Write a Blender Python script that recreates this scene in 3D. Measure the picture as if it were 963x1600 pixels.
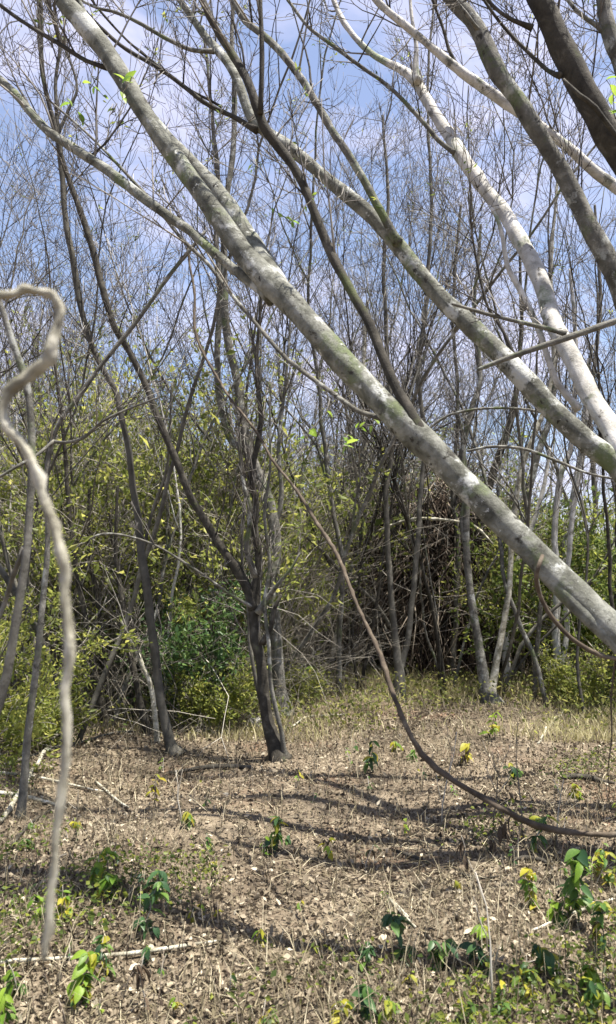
import bpy, math
import numpy as np
from mathutils import Vector, Matrix

# ------------------------------------------------------------------ scene, camera, light
for o in list(bpy.data.objects):
    bpy.data.objects.remove(o, do_unlink=True)
S = bpy.context.scene
COL = S.collection
rng = np.random.default_rng(11)

F = 1164.0                       # focal length in photograph pixels
PITCH = math.radians(4.9)
EYE = np.array([0.0, 0.0, 1.5])
cam = bpy.data.cameras.new('camera')
cam.sensor_fit = 'VERTICAL'
cam.sensor_height = 36.0
cam.lens = F / 1600 * 36.0
cam.clip_start = 0.02
cam.clip_end = 3000
cam.dof.use_dof = True
cam.dof.focus_distance = 6.0
cam.dof.aperture_fstop = cam.lens / 6.0
cam_o = bpy.data.objects.new('camera', cam)
COL.objects.link(cam_o)
cam_o.location = EYE
cam_o.rotation_euler = (math.pi / 2 + PITCH, 0, 0)
S.camera = cam_o

TO_SUN = Vector((0.24, -0.08, 0.97)).normalized()
sun_el = math.asin(TO_SUN.z)
sun_az = math.atan2(TO_SUN.x, TO_SUN.y)
sl = bpy.data.lights.new('sun', 'SUN')
sl.energy = 5.0
sl.angle = math.radians(0.55)
sl.color = (1.0, 0.94, 0.84)
sun = bpy.data.objects.new('sun', sl)
COL.objects.link(sun)
sun.rotation_euler = TO_SUN.to_track_quat('Z', 'Y').to_euler()
sun.location = (0, 0, 40)

W = bpy.data.worlds.new('World')
S.world = W
W.use_nodes = True
nt = W.node_tree
nt.nodes.clear()
n_out = nt.nodes.new('ShaderNodeOutputWorld')
n_bg = nt.nodes.new('ShaderNodeBackground')
n_sky = nt.nodes.new('ShaderNodeTexSky')
n_sky.sky_type = 'NISHITA'
n_sky.sun_disc = False
n_sky.sun_elevation = sun_el
n_sky.sun_rotation = sun_az
n_sky.air_density = 1.0
n_sky.dust_density = 1.0
n_sky.ozone_density = 4.0
n_tc = nt.nodes.new('ShaderNodeTexCoord')
n_map = nt.nodes.new('ShaderNodeMapping')
n_map.inputs['Scale'].default_value = (1.0, 1.0, 1.9)
n_no = nt.nodes.new('ShaderNodeTexNoise')
n_no.inputs['Scale'].default_value = 4.5
n_no.inputs['Detail'].default_value = 7
n_no.inputs['Roughness'].default_value = 0.55
n_no.inputs['Distortion'].default_value = 0.35
n_rp = nt.nodes.new('ShaderNodeValToRGB')
n_rp.color_ramp.elements[0].position = 0.46
n_rp.color_ramp.elements[0].color = (0.16, 0.16, 0.16, 1)
n_rp.color_ramp.elements[1].position = 0.70
n_rp.color_ramp.elements[1].color = (0.80, 0.80, 0.80, 1)
n_mx = nt.nodes.new('ShaderNodeMix')
n_mx.data_type = 'RGBA'
n_mx.inputs[7].default_value = (5.2, 5.0, 6.2, 1)      # sunlit cloud, in the sky's own units
n_bg.inputs['Strength'].default_value = 0.076
L = nt.links.new
L(n_tc.outputs['Generated'], n_map.inputs[0])
L(n_map.outputs[0], n_no.inputs['Vector'])
L(n_no.outputs['Fac'], n_rp.inputs[0])
L(n_rp.outputs[0], n_mx.inputs[0])
L(n_sky.outputs[0], n_mx.inputs[6])
L(n_mx.outputs[2], n_bg.inputs[0])
L(n_bg.outputs[0], n_out.inputs[0])

S.view_settings.view_transform = 'Standard'
S.view_settings.look = 'None'
S.view_settings.exposure = 1.52
S.view_settings.gamma = 1.0
S.render.engine = 'CYCLES'
S.cycles.max_bounces = 6
S.cycles.transparent_max_bounces = 4

# ------------------------------------------------------------------ projection helpers (photograph pixel + distance -> place)
FWD = np.array([0, math.cos(PITCH), math.sin(PITCH)])
UPV = np.array([0, -math.sin(PITCH), math.cos(PITCH)])


def ray(px, py):
    return FWD + (px - 481.5) / F * np.array([1.0, 0, 0]) + (800 - py) / F * UPV


def at(px, py, Y):
    d = ray(px, py)
    return EYE + d * (Y / d[1])


def hgt(x, y):
    return (0.030 * np.sin(1.3 * x + 0.7 * y + 1) + 0.022 * np.sin(2.9 * x - 2.1 * y) + 0.018 * np.sin(0.9 * y - 3.7 * x + 2)
            + 0.012 * np.sin(6.1 * x + 5.3 * y) + 0.05 * np.sin(0.31 * x + 0.23 * y + 0.4))


def ground(px, py):
    d = ray(px, py)
    z = 0.0
    for _ in range(8):
        t = (z - EYE[2]) / d[2]
        p = EYE + d * t
        z = float(hgt(p[0], p[1]))
    return np.array([p[0], p[1], z])


def gy(py, px=481):
    return float(ground(px, py)[1])


def proj(p):
    v = np.asarray(p, float) - EYE
    s = float(v @ FWD)
    return 481.5 + v[0] / s * F, 800 - float(v @ UPV) / s * F


# ------------------------------------------------------------------ materials
MATS = {}


def mat(name, stops, scale=6.0, detail=6, rough=0.85, bump=0.0, bscale=30, attr=False, trans=0.0, stretch=(1, 1, 1),
        blotch=None, objrand=0.0, spec=0.25, dist=0.4, bdist=0.01):
    """Noise- or attribute-driven colour ramp on a Principled surface."""
    m = bpy.data.materials.new(name)
    m.use_nodes = True
    t = m.node_tree
    b = t.nodes['Principled BSDF']
    o = t.nodes['Material Output']
    b.inputs['Roughness'].default_value = rough
    b.inputs['Specular IOR Level'].default_value = spec
    rp = t.nodes.new('ShaderNodeValToRGB')
    e = rp.color_ramp.elements
    for k, (pos, c) in enumerate(stops):
        el = e[k] if k < 2 else e.new(pos)
        el.position = pos
        el.color = (*c, 1)
    tc = t.nodes.new('ShaderNodeTexCoord')
    mp = t.nodes.new('ShaderNodeMapping')
    mp.inputs['Scale'].default_value = stretch
    t.links.new(tc.outputs['Object'], mp.inputs[0])
    no = t.nodes.new('ShaderNodeTexNoise')
    no.inputs['Scale'].default_value = scale
    no.inputs['Detail'].default_value = detail
    no.inputs['Roughness'].default_value = 0.62
    no.inputs['Distortion'].default_value = dist
    t.links.new(mp.outputs[0], no.inputs['Vector'])
    if attr:
        at_ = t.nodes.new('ShaderNodeAttribute')
        at_.attribute_name = 'rnd'
        fac = at_.outputs['Fac']
    else:
        fac = no.outputs['Fac']
    if objrand:
        oi = t.nodes.new('ShaderNodeObjectInfo')
        ma = t.nodes.new('ShaderNodeMath')
        ma.operation = 'MULTIPLY_ADD'
        ma.inputs[1].default_value = objrand
        t.links.new(oi.outputs['Random'], ma.inputs[0])
        sb = t.nodes.new('ShaderNodeMath')
        sb.operation = 'SUBTRACT'
        sb.inputs[1].default_value = objrand * 0.5
        t.links.new(fac, ma.inputs[2])
        t.links.new(ma.outputs[0], sb.inputs[0])
        fac = sb.outputs[0]
    t.links.new(fac, rp.inputs[0])
    colour = rp.outputs[0]
    for bc, bs, lo, hi in (blotch or []):
        n2 = t.nodes.new('ShaderNodeTexNoise')
        n2.inputs['Scale'].default_value = bs
        n2.inputs['Detail'].default_value = 8
        n2.inputs['Roughness'].default_value = 0.68
        t.links.new(tc.outputs['Object'], n2.inputs['Vector'])
        r2 = t.nodes.new('ShaderNodeMapRange')
        r2.inputs[1].default_value = lo
        r2.inputs[2].default_value = hi
        t.links.new(n2.outputs['Fac'], r2.inputs[0])
        mx = t.nodes.new('ShaderNodeMix')
        mx.data_type = 'RGBA'
        mx.inputs[7].default_value = (*bc, 1)
        t.links.new(r2.outputs[0], mx.inputs[0])
        t.links.new(colour, mx.inputs[6])
        colour = mx.outputs[2]
    t.links.new(colour, b.inputs['Base Color'])
    if bump:
        nb = t.nodes.new('ShaderNodeTexNoise')
        nb.inputs['Scale'].default_value = bscale
        nb.inputs['Detail'].default_value = 9
        nb.inputs['Roughness'].default_value = 0.74
        t.links.new(mp.outputs[0], nb.inputs['Vector'])
        bm_ = t.nodes.new('ShaderNodeBump')
        bm_.inputs['Strength'].default_value = bump
        bm_.inputs['Distance'].default_value = bdist
        t.links.new(nb.outputs['Fac'], bm_.inputs['Height'])
        t.links.new(bm_.outputs[0], b.inputs['Normal'])
    if trans:
        tr = t.nodes.new('ShaderNodeBsdfTranslucent')
        hs = t.nodes.new('ShaderNodeHueSaturation')
        hs.inputs['Hue'].default_value = 0.485
        hs.inputs['Saturation'].default_value = 0.95
        hs.inputs['Value'].default_value = 1.9
        t.links.new(colour, hs.inputs['Color'])
        t.links.new(hs.outputs[0], tr.inputs[0])
        ms = t.nodes.new('ShaderNodeMixShader')
        ms.inputs[0].default_value = trans
        t.links.new(b.outputs[0], ms.inputs[1])
        t.links.new(tr.outputs[0], ms.inputs[2])
        t.links.new(ms.outputs[0], o.inputs[0])
    MATS[name] = m
    return m


mat('pale_bark', [(0.34, (0.055, 0.055, 0.043)), (0.5, (0.145, 0.147, 0.122)), (0.64, (0.27, 0.272, 0.24))], scale=11, detail=10, rough=0.8,
    bump=0.9, bscale=48, bdist=0.012, blotch=[((0.42, 0.43, 0.405), 5.0, 0.55, 0.60), ((0.12, 0.145, 0.07), 3.4, 0.55, 0.64), ((0.04, 0.037, 0.029), 16, 0.58, 0.64), ((0.50, 0.51, 0.48), 21, 0.63, 0.67)])
mat('white_bark', [(0.30, (0.23, 0.22, 0.195)), (0.5, (0.45, 0.435, 0.40)), (0.68, (0.62, 0.605, 0.58))], scale=8, detail=8, rough=0.8,
    bump=0.8, bscale=48, bdist=0.01, blotch=[((0.20, 0.23, 0.15), 3.0, 0.55, 0.64), ((0.09, 0.082, 0.065), 15, 0.60, 0.67), ((0.13, 0.125, 0.105), 6, 0.58, 0.66)])
mat('grey_bark', [(0.30, (0.055, 0.052, 0.043)), (0.52, (0.125, 0.12, 0.103)), (0.70, (0.26, 0.25, 0.22))], scale=10, detail=8, rough=0.85,
    bump=0.9, bscale=48, bdist=0.012, blotch=[((0.30, 0.305, 0.28), 6, 0.56, 0.62), ((0.10, 0.125, 0.055), 3.2, 0.54, 0.64), ((0.04, 0.037, 0.03), 14, 0.58, 0.66)])
mat('dark_bark', [(0.32, (0.020, 0.018, 0.014)), (0.55, (0.05, 0.045, 0.036)), (0.75, (0.12, 0.11, 0.09))], scale=12, detail=7, rough=0.9,
    bump=0.6, bscale=40, bdist=0.012, blotch=[((0.09, 0.11, 0.04), 3.5, 0.60, 0.75)])
mat('sapling_bark', [(0.30, (0.045, 0.042, 0.034)), (0.55, (0.10, 0.094, 0.078)), (0.75, (0.22, 0.21, 0.175))], scale=7, rough=0.9, objrand=0.22,
    bump=0.4, bscale=40)
mat('twig_bark', [(0.1, (0.04, 0.036, 0.033)), (0.5, (0.11, 0.10, 0.09)), (1.0, (0.30, 0.28, 0.245))], attr=True, rough=0.9)
mat('dry_stem', [(0.0, (0.085, 0.074, 0.058)), (0.55, (0.225, 0.203, 0.165)), (1.0, (0.46, 0.43, 0.37))], attr=True, rough=0.9)
mat('bare_vine', [(0.32, (0.11, 0.10, 0.07)), (0.5, (0.36, 0.34, 0.265)), (0.66, (0.62, 0.60, 0.52))], scale=14, detail=8, rough=0.8, bump=0.7, bscale=70, blotch=[((0.15, 0.145, 0.10), 9, .54, .66), ((0.07, 0.06, 0.045), 40, .6, .7)])
mat('brown_vine', [(0.3, (0.035, 0.026, 0.019)), (0.55, (0.085, 0.066, 0.047)), (0.75, (0.20, 0.17, 0.13))], scale=14, detail=6, rough=0.85, bump=0.4, bscale=60)
mat('dead_vine', [(0.0, (0.020, 0.014, 0.010)), (0.6, (0.070, 0.050, 0.036)), (1.0, (0.30, 0.255, 0.20))], attr=True, rough=0.95)
mat('yellow_leaf', [(0.0, (0.070, 0.098, 0.020)), (0.5, (0.155, 0.19, 0.04)), (1.0, (0.34, 0.35, 0.08))], attr=True, rough=0.5, trans=0.50)
mat('green_leaf', [(0.0, (0.040, 0.065, 0.016)), (0.5, (0.085, 0.125, 0.026)), (1.0, (0.22, 0.25, 0.04))], attr=True, rough=0.45, trans=0.50)
mat('dark_leaf', [(0.0, (0.025, 0.055, 0.02)), (0.5, (0.055, 0.11, 0.032)), (1.0, (0.14, 0.21, 0.05))], attr=True, rough=0.42, trans=0.32)
mat('olive_leaf', [(0.0, (0.06, 0.078, 0.020)), (0.5, (0.125, 0.15, 0.036)), (1.0, (0.26, 0.26, 0.075))], attr=True, rough=0.6, trans=0.50)
mat('fresh_leaf', [(0.3, (0.10, 0.19, 0.02)), (0.7, (0.20, 0.30, 0.035))], scale=12, rough=0.45, trans=0.45, objrand=0.6)
mat('seedling_leaf', [(0.3, (0.055, 0.12, 0.026)), (0.7, (0.12, 0.20, 0.04))], scale=14, rough=0.45, trans=0.38, objrand=0.6)
mat('shade_leaf', [(0.3, (0.022, 0.055, 0.024)), (0.7, (0.055, 0.11, 0.04))], scale=14, rough=0.4, trans=0.3, objrand=0.6)  # darker green leaf kind of the small plants
mat('lime_leaf', [(0.3, (0.20, 0.22, 0.02)), (0.7, (0.34, 0.31, 0.035))], scale=14, rough=0.5, trans=0.42, objrand=0.6)
mat('withered_leaf', [(0.3, (0.04, 0.028, 0.02)), (0.7, (0.12, 0.085, 0.055))], scale=14, rough=0.8, objrand=0.5)
mat('litter', [(0.0, (0.030, 0.024, 0.017)), (0.25, (0.105, 0.083, 0.056)), (0.55, (0.21, 0.174, 0.122)), (0.86, (0.325, 0.277, 0.20)), (1.0, (0.46, 0.41, 0.31))],
    attr=True, rough=0.75, trans=0.12)
mat('straw', [(0.0, (0.075, 0.062, 0.036)), (0.5, (0.20, 0.17, 0.105)), (1.0, (0.46, 0.41, 0.29))], attr=True, rough=0.8, trans=0.15)
mat('pale_grass', [(0.0, (0.17, 0.16, 0.065)), (0.5, (0.33, 0.305, 0.15)), (1.0, (0.52, 0.475, 0.30))], attr=True, rough=0.7, trans=0.25)
mat('soil', [(0.28, (0.075, 0.058, 0.040)), (0.5, (0.155, 0.122, 0.085)), (0.72, (0.25, 0.205, 0.145))], scale=2.2, detail=12, rough=0.95, bump=0.9, bscale=22, bdist=0.03,
    blotch=[((0.19, 0.115, 0.075), 0.7, 0.53, 0.68), ((0.06, 0.046, 0.032), 5, 0.55, 0.66), ((0.31, 0.265, 0.195), 12, 0.58, 0.70)])
mat('stone', [(0.3, (0.16, 0.155, 0.145)), (0.7, (0.36, 0.35, 0.33))], scale=8, rough=0.9, bump=0.6, bscale=20)
MOSS = mat('moss', [(0.2, (0.05, 0.075, 0.015)), (0.8, (0.13, 0.16, 0.035))], attr=True, rough=0.9)


# ------------------------------------------------------------------ mesh builder
def unit(v):
    v = np.asarray(v, float)
    return v / (np.linalg.norm(v) + 1e-12)


class MB:
    def __init__(self):
        self.v, self.q, self.t, self.r, self.n = [], [], [], [], 0

    def _add(self, v, q=None, t=None, rnd=None):
        v = np.asarray(v, float).reshape(-1, 3)
        if q is not None and len(q):
            self.q.append(np.asarray(q, np.int64) + self.n)
        if t is not None and len(t):
            self.t.append(np.asarray(t, np.int64) + self.n)
        if rnd is None:
            rnd = np.full(len(v), rng.random())
        self.r.append(np.broadcast_to(np.asarray(rnd, float), (len(v),)))
        self.v.append(v)
        self.n += len(v)

    def tube(self, P, R, sides=3, rough=0.0, cap=True, rnd=None, transport=False):
        P = np.asarray(P, float)
        R = np.asarray(R, float)
        N = len(P)
        T = np.empty_like(P)
        T[1:-1] = P[2:] - P[:-2]
        T[0] = P[1] - P[0]
        T[-1] = P[-1] - P[-2]
        T /= np.linalg.norm(T, axis=1)[:, None] + 1e-12
        if transport:
            A = np.empty_like(P)
            a = np.cross(T[0], [0.3, 0.2, 1.0] if abs(T[0][2]) < .9 else [1, 0, 0])
            for i in range(N):
                a = a - T[i] * (a @ T[i])
                a = a / np.linalg.norm(a)
                A[i] = a
        else:
            m = np.abs(T.mean(0))
            ref = np.zeros(3)
            ref[int(np.argmin(m))] = 1
            A = np.cross(T, ref)
            A /= np.linalg.norm(A, axis=1)[:, None] + 1e-12
        B = np.cross(T, A)
        th = np.arange(sides) * 2 * math.pi / sides
        rr = R[:, None] * np.ones(sides)[None]
        if rough:
            s = np.concatenate([[0], np.cumsum(np.linalg.norm(np.diff(P, axis=0), axis=1))])[:, None] / max(R.max(), 1e-4)
            ph = rng.random(8) * 6.28
            nz = (np.sin(0.9 * s + ph[0] + th) + np.sin(1.7 * s - 2 * th + ph[1]) + 0.7 * np.sin(0.45 * s + 3 * th + ph[2])
                  + 0.6 * np.sin(3.1 * s + th + ph[3]) + 0.5 * np.sin(5.3 * s - 4 * th + ph[4]))
            rr = rr * (1 + rough * 0.35 * nz)
            for _ in range(int(s[-1, 0] / 22)):          # knots and old branch scars
                s0, t0 = rng.random() * s[-1, 0], rng.random() * 6.28
                rr = rr * (1 + rough * rng.uniform(.6, 2.2) * np.exp(-((s - s0) / rng.uniform(.5, 1.3)) ** 2) * (.5 + .5 * np.cos(th - t0)) ** 2)
        V = P[:, None, :] + rr[..., None] * (np.cos(th)[None, :, None] * A[:, None, :] + np.sin(th)[None, :, None] * B[:, None, :])
        i = np.arange(N - 1)[:, None] * sides
        j = np.arange(sides)[None]
        k = (j + 1) % sides
        q = np.stack([i + j, i + k, i + sides + k, i + sides + j], -1).reshape(-1, 4)
        V = V.reshape(-1, 3)
        t = None
        if cap:
            V = np.vstack([V, P[-1] + T[-1] * R[-1] * 0.4, P[0]])
            b = (N - 1) * sides
            jj = np.arange(sides)
            t = np.vstack([np.stack([b + jj, b + (jj + 1) % sides, np.full(sides, N * sides)], -1),
                           np.stack([(jj + 1) % sides, jj, np.full(sides, N * sides + 1)], -1)])
        self._add(V, q, t, rnd)

    def leaves(self, C, D, ln, wd, rnd=None, curl=0.15):
        """Leaf-sized diamonds: base C, axis D (rows), each a bent pair of faces."""
        C = np.asarray(C, float)
        N = len(C)
        if not N:
            return
        D = D / (np.linalg.norm(D, axis=1)[:, None] + 1e-9)
        X = np.cross(D, rng.normal(size=(N, 3)))
        X /= np.linalg.norm(X, axis=1)[:, None] + 1e-9
        Nn = np.cross(D, X)
        ln = np.broadcast_to(np.asarray(ln, float), (N,))[:, None]
        wd = np.broadcast_to(np.asarray(wd, float), (N,))[:, None]
        mid = C + D * ln * 0.45
        V = np.stack([C, mid + X * wd * 0.5 + Nn * ln * curl, C + D * ln, mid - X * wd * 0.5 + Nn * ln * curl], 1).reshape(-1, 3)
        b = np.arange(N)[:, None] * 4
        t = np.concatenate([b + [0, 1, 2], b + [0, 2, 3]], 0)
        r = rng.random(N) if rnd is None else rnd
        self._add(V, None, t, np.repeat(r, 4))

    def blades(self, B, H, Wd, lean, rnd=None):
        """Grass blades: root B, height H, bending over by lean (rows, xy)."""
        N = len(B)
        a = rng.random(N) * 6.283
        X = np.stack([np.cos(a), np.sin(a), np.zeros(N)], 1) * Wd[:, None] * 0.5
        Ln = np.concatenate([lean, np.zeros((N, 1))], 1)
        Z = np.array([0, 0, 1.0])
        M = B + Ln * 0.35 + Z * H[:, None] * 0.6
        T = B + Ln + Z * H[:, None]
        V = np.stack([B - X, B + X, M + X * .8, M - X * .8, T], 1).reshape(-1, 3)
        b = np.arange(N)[:, None] * 5
        q = b + [0, 1, 2, 3]
        t = b + [3, 2, 4]
        r = rng.random(N) if rnd is None else rnd
        self._add(V, q, t, np.repeat(r, 5))

    def mesh(self, name, m, origin=(0, 0, 0), smooth=True):
        me = bpy.data.meshes.new(name)
        V = np.vstack(self.v) - np.asarray(origin)
        q = np.vstack(self.q) if self.q else np.zeros((0, 4), np.int64)
        t = np.vstack(self.t) if self.t else np.zeros((0, 3), np.int64)
        me.vertices.add(len(V))
        me.vertices.foreach_set('co', V.ravel().astype(np.float32))
        idx = np.concatenate([q.ravel(), t.ravel()]).astype(np.int32)
        me.loops.add(len(idx))
        me.loops.foreach_set('vertex_index', idx)
        st = np.concatenate([np.arange(len(q)) * 4, len(q) * 4 + np.arange(len(t)) * 3]).astype(np.int32)
        me.polygons.add(len(st))
        me.polygons.foreach_set('loop_start', st)
        at_ = me.attributes.new('rnd', 'FLOAT', 'POINT')
        at_.data.foreach_set('value', np.concatenate(self.r).astype(np.float32))
        me.update(calc_edges=True)
        if smooth:
            me.polygons.foreach_set('use_smooth', np.ones(len(st), bool))
        me.materials.append(MATS[m])
        return me


# ------------------------------------------------------------------ object helpers
def tag(o, label=None, cat=None, group=None, kind=None):
    for k, v in (('label', label), ('category', cat), ('group', group), ('kind', kind)):
        if v:
            o[k] = v
    return o


def thing(name, label, cat, loc, group=None):
    o = bpy.data.objects.new(name, None)
    o.empty_display_size = 0.1
    o.location = loc
    COL.objects.link(o)
    return tag(o, label, cat, group)


def part(name, mb, m, parent, origin=(0, 0, 0), kind=None, label=None, smooth=True):
    me = mb if isinstance(mb, bpy.types.Mesh) else mb.mesh(name, m, origin, smooth)
    o = bpy.data.objects.new(name, me)
    COL.objects.link(o)
    o.parent = parent
    return tag(o, label, None, None, kind)


def single(name, mb, m, label, cat, group=None, kind=None, loc=(0, 0, 0)):
    o = bpy.data.objects.new(name, mb.mesh(name, m, loc))
    o.location = loc
    COL.objects.link(o)
    return tag(o, label, cat, group, kind)


def copy_tree(o, parent=None):
    c = o.copy()
    COL.objects.link(c)
    if parent:
        c.parent = parent
    for ch in KIDS.get(o.name, []):
        copy_tree(ch, c)
    return c


KIDS = {}


def remember(o):
    KIDS[o.name] = list(o.children)
    for ch in o.children:
        KIDS[ch.name] = list(ch.children)


# ------------------------------------------------------------------ curves
def spline(pts, rad, step=0.05, wob=0.0):
    """Catmull-Rom through pts with radii, resampled; wob adds a slight natural wander."""
    P = np.asarray(pts, float)
    R = np.asarray(rad, float)
    Q = np.vstack([2 * P[0] - P[1], P, 2 * P[-1] - P[-2]])
    out, ro = [], []
    for i in range(1, len(Q) - 2):
        p0, p1, p2, p3 = Q[i - 1:i + 3]
        n = max(2, int(np.linalg.norm(p2 - p1) / step))
        t = np.linspace(0, 1, n, endpoint=False)[:, None]
        out.append(0.5 * (2 * p1 + (p2 - p0) * t + (2 * p0 - 5 * p1 + 4 * p2 - p3) * t ** 2 + (3 * p1 - p0 - 3 * p2 + p3) * t ** 3))
        ro.append(R[i - 1] + (R[i] - R[i - 1]) * t[:, 0])
    out.append(P[-1:])
    ro.append(R[-1:])
    out, ro = np.vstack(out), np.concatenate(ro)
    if wob:
        s = np.arange(len(out)) * step
        for a in range(3):
            f, ph = rng.uniform(2.5, 6, 2), rng.random(2) * 6.28
            out[:, a] += wob * (np.sin(f[0] * s + ph[0]) + 0.6 * np.sin(1.9 * f[1] * s + ph[1])) * np.clip(np.minimum(np.arange(len(out)), 6) / 6, 0, 1)
    return out, ro


def trace(pts, step=0.05, wob=0.0):
    """(px, py, distance, width in px) -> smoothed path and radii in metres."""
    P, R = [], []
    for px, py, Y, w in pts:
        p = at(px, py, Y)
        P.append(p)
        R.append(0.5 * w / F * float((p - EYE) @ FWD))
    return spline(P, R, step, wob)


def foot(px, Y, wpx):
    """A trunk's base point on the ground at column px, distance Y."""
    x = (px - 481.5) / F * Y
    z = float(hgt(x, Y)) - 0.03
    v = np.array([x, Y, z])
    _, py = proj(v)
    return (px, py, Y, wpx)


def grow(sinks, p, d, Ln, r, lev, cfg):
    """One stem with side shoots; sinks[lev] takes its tube. cfg: seg, wander, up, kids, ratio, angle, sides, tip"""
    n = max(4, int(Ln / cfg['seg'][lev]))
    st = Ln / n
    d = unit(d)
    pts, dirs = [np.asarray(p, float)], [d]
    up = np.array([0, 0, cfg['up'][lev]])
    for i in range(n):
        d = unit(d + rng.normal(0, cfg['wander'][lev], 3) + up)
        pts.append(pts[-1] + d * st)
        dirs.append(d)
    tt = np.linspace(0, 1, n + 1)
    R = np.maximum(r * (1 - (1 - cfg['taper']) * tt), cfg['tip'])
    sinks[min(lev, len(sinks) - 1)].tube(pts, R, cfg['sides'][lev], rough=0.12 if lev == 0 else 0, rnd=rng.random())
    if lev + 1 >= cfg['levels']:
        if 'tips' in cfg:
            cfg['tips'].append((pts[-1], dirs[-1]))
            cfg['tips'].append((pts[n // 2], dirs[n // 2]))
        return
    k = rng.poisson(cfg['kids'][lev]) + 1
    for u in np.sort(rng.uniform(cfg['from'][lev], 1.0, k)):
        i = min(int(u * n), n)
        a = unit(np.cross(dirs[i], rng.normal(size=3)))
        th = math.radians(cfg['angle'][lev] * rng.uniform(0.6, 1.35))
        cd = dirs[i] * math.cos(th) + a * math.sin(th)
        grow(sinks, pts[i], cd, Ln * cfg['ratio'][lev] * rng.uniform(0.55, 1.2) * (1.15 - 0.5 * u), R[i] * 0.62, lev + 1, cfg)


TW = dict(seg=[.12, .10, .08], wander=[.10, .13, .15], up=[.03, .05, .06], kids=[3.2, 2.2, 0], ratio=[.55, .55, .5], angle=[34, 36, 36],
          sides=[4, 3, 3], tip=0.0020, taper=0.25, levels=3)
TW['from'] = [.15, .15, .1]


def sprout(mb, P, R, n, lo, hi, t0=0.1, t1=1.0, levels=3, bias=(0, 0, .9), tips=None, rmax=0.010):
    cfg = dict(TW)
    cfg['levels'] = levels
    if tips is not None:
        cfg['tips'] = tips
    for u in rng.uniform(t0, t1, n):
        i = min(int(u * (len(P) - 1)), len(P) - 2)
        tan = unit(P[i + 1] - P[i])
        d = unit(tan * rng.uniform(0.2, 1.1) + rng.normal(0, .55, 3) + np.array(bias))
        Ln = rng.uniform(lo, hi)
        grow([mb], P[i], d, Ln, min(R[i] * 0.5, 0.0045 * Ln + 0.003, rmax), 0, cfg)


def leaf_mesh(name, m, ln=1.0, wd=0.5, droop=0.25):
    """One leaf blade, unit length along +Y, folded on its midrib and drooping."""
    mb = MB()
    k = 6
    t = np.linspace(0, 1, k)
    w = wd * 0.5 * np.sin(math.pi * np.clip(t, 0.02, 0.985) ** 0.8) ** 0.8
    z = -droop * t ** 2
    mid = np.stack([np.zeros(k), t * ln, z], 1)
    lf = np.stack([-w, t * ln, z + w * 0.35], 1)
    rt = np.stack([w, t * ln, z + w * 0.35], 1)
    i = np.arange(k - 1)[:, None]
    q = np.vstack([np.concatenate([i, i + 1, i + 1 + k, i + k], 1), np.concatenate([i + 2 * k, i + 1 + 2 * k, i + 1, i], 1)])
    mb._add(np.vstack([mid, lf, rt]), q[:, ::-1], None, 0.5)
    return mb.mesh(name, m)


LEAF = {k: [leaf_mesh('leaf', k, 1, w, d) for w, d in ((.48, .2), (.6, .35), (.4, .5))] for k in
        ('fresh_leaf', 'seedling_leaf', 'shade_leaf', 'lime_leaf', 'withered_leaf')}


def add_leaf(parent, kind, base, d, size, roll=None):
    """A leaf object (own part) at local point base pointing along d."""
    o = bpy.data.objects.new('leaf', LEAF[kind][rng.integers(3)])
    COL.objects.link(o)
    o.parent = parent
    y = Vector(unit(d))
    x = y.cross(Vector((0, 0, 1)))
    if x.length < 1e-3:
        x = Vector((1, 0, 0))
    x.normalize()
    z = x.cross(y)
    M = Matrix((x, y, z)).transposed()
    M = M @ Matrix.Rotation(rng.uniform(-.7, .7) if roll is None else roll, 3, 'Y')
    o.rotation_euler = M.to_euler()
    o.location = base
    s = float(size)
    o.scale = (s * (.45 if kind == 'withered_leaf' else 1), s, s)
    return o


# ------------------------------------------------------------------ ground
def build_ground():
    xs = np.concatenate([-np.geomspace(400, 14, 16), np.arange(-12, 12.01, 0.14), np.geomspace(14, 400, 16)])
    ys = np.concatenate([-np.geomspace(400, 4, 14), np.arange(-3, 24.01, 0.14), np.geomspace(25, 900, 22)])
    X, Y = np.meshgrid(xs, ys)
    Z = hgt(X, Y) + 0.006 * np.sin(17 * X + 3 * Y) * np.sin(13 * Y)
    nx, ny = len(xs), len(ys)
    mb = MB()
    i = np.arange(ny - 1)[:, None] * nx
    j = np.arange(nx - 1)[None]
    q = np.stack([i + j, i + j + 1, i + j + 1 + nx, i + j + nx], -1).reshape(-1, 4)
    mb._add(np.stack([X, Y, Z], -1).reshape(-1, 3), q, None, 0.5)
    o = bpy.data.objects.new('ground', mb.mesh('ground', 'soil'))
    COL.objects.link(o)
    o['kind'] = 'structure'


build_ground()

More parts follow.
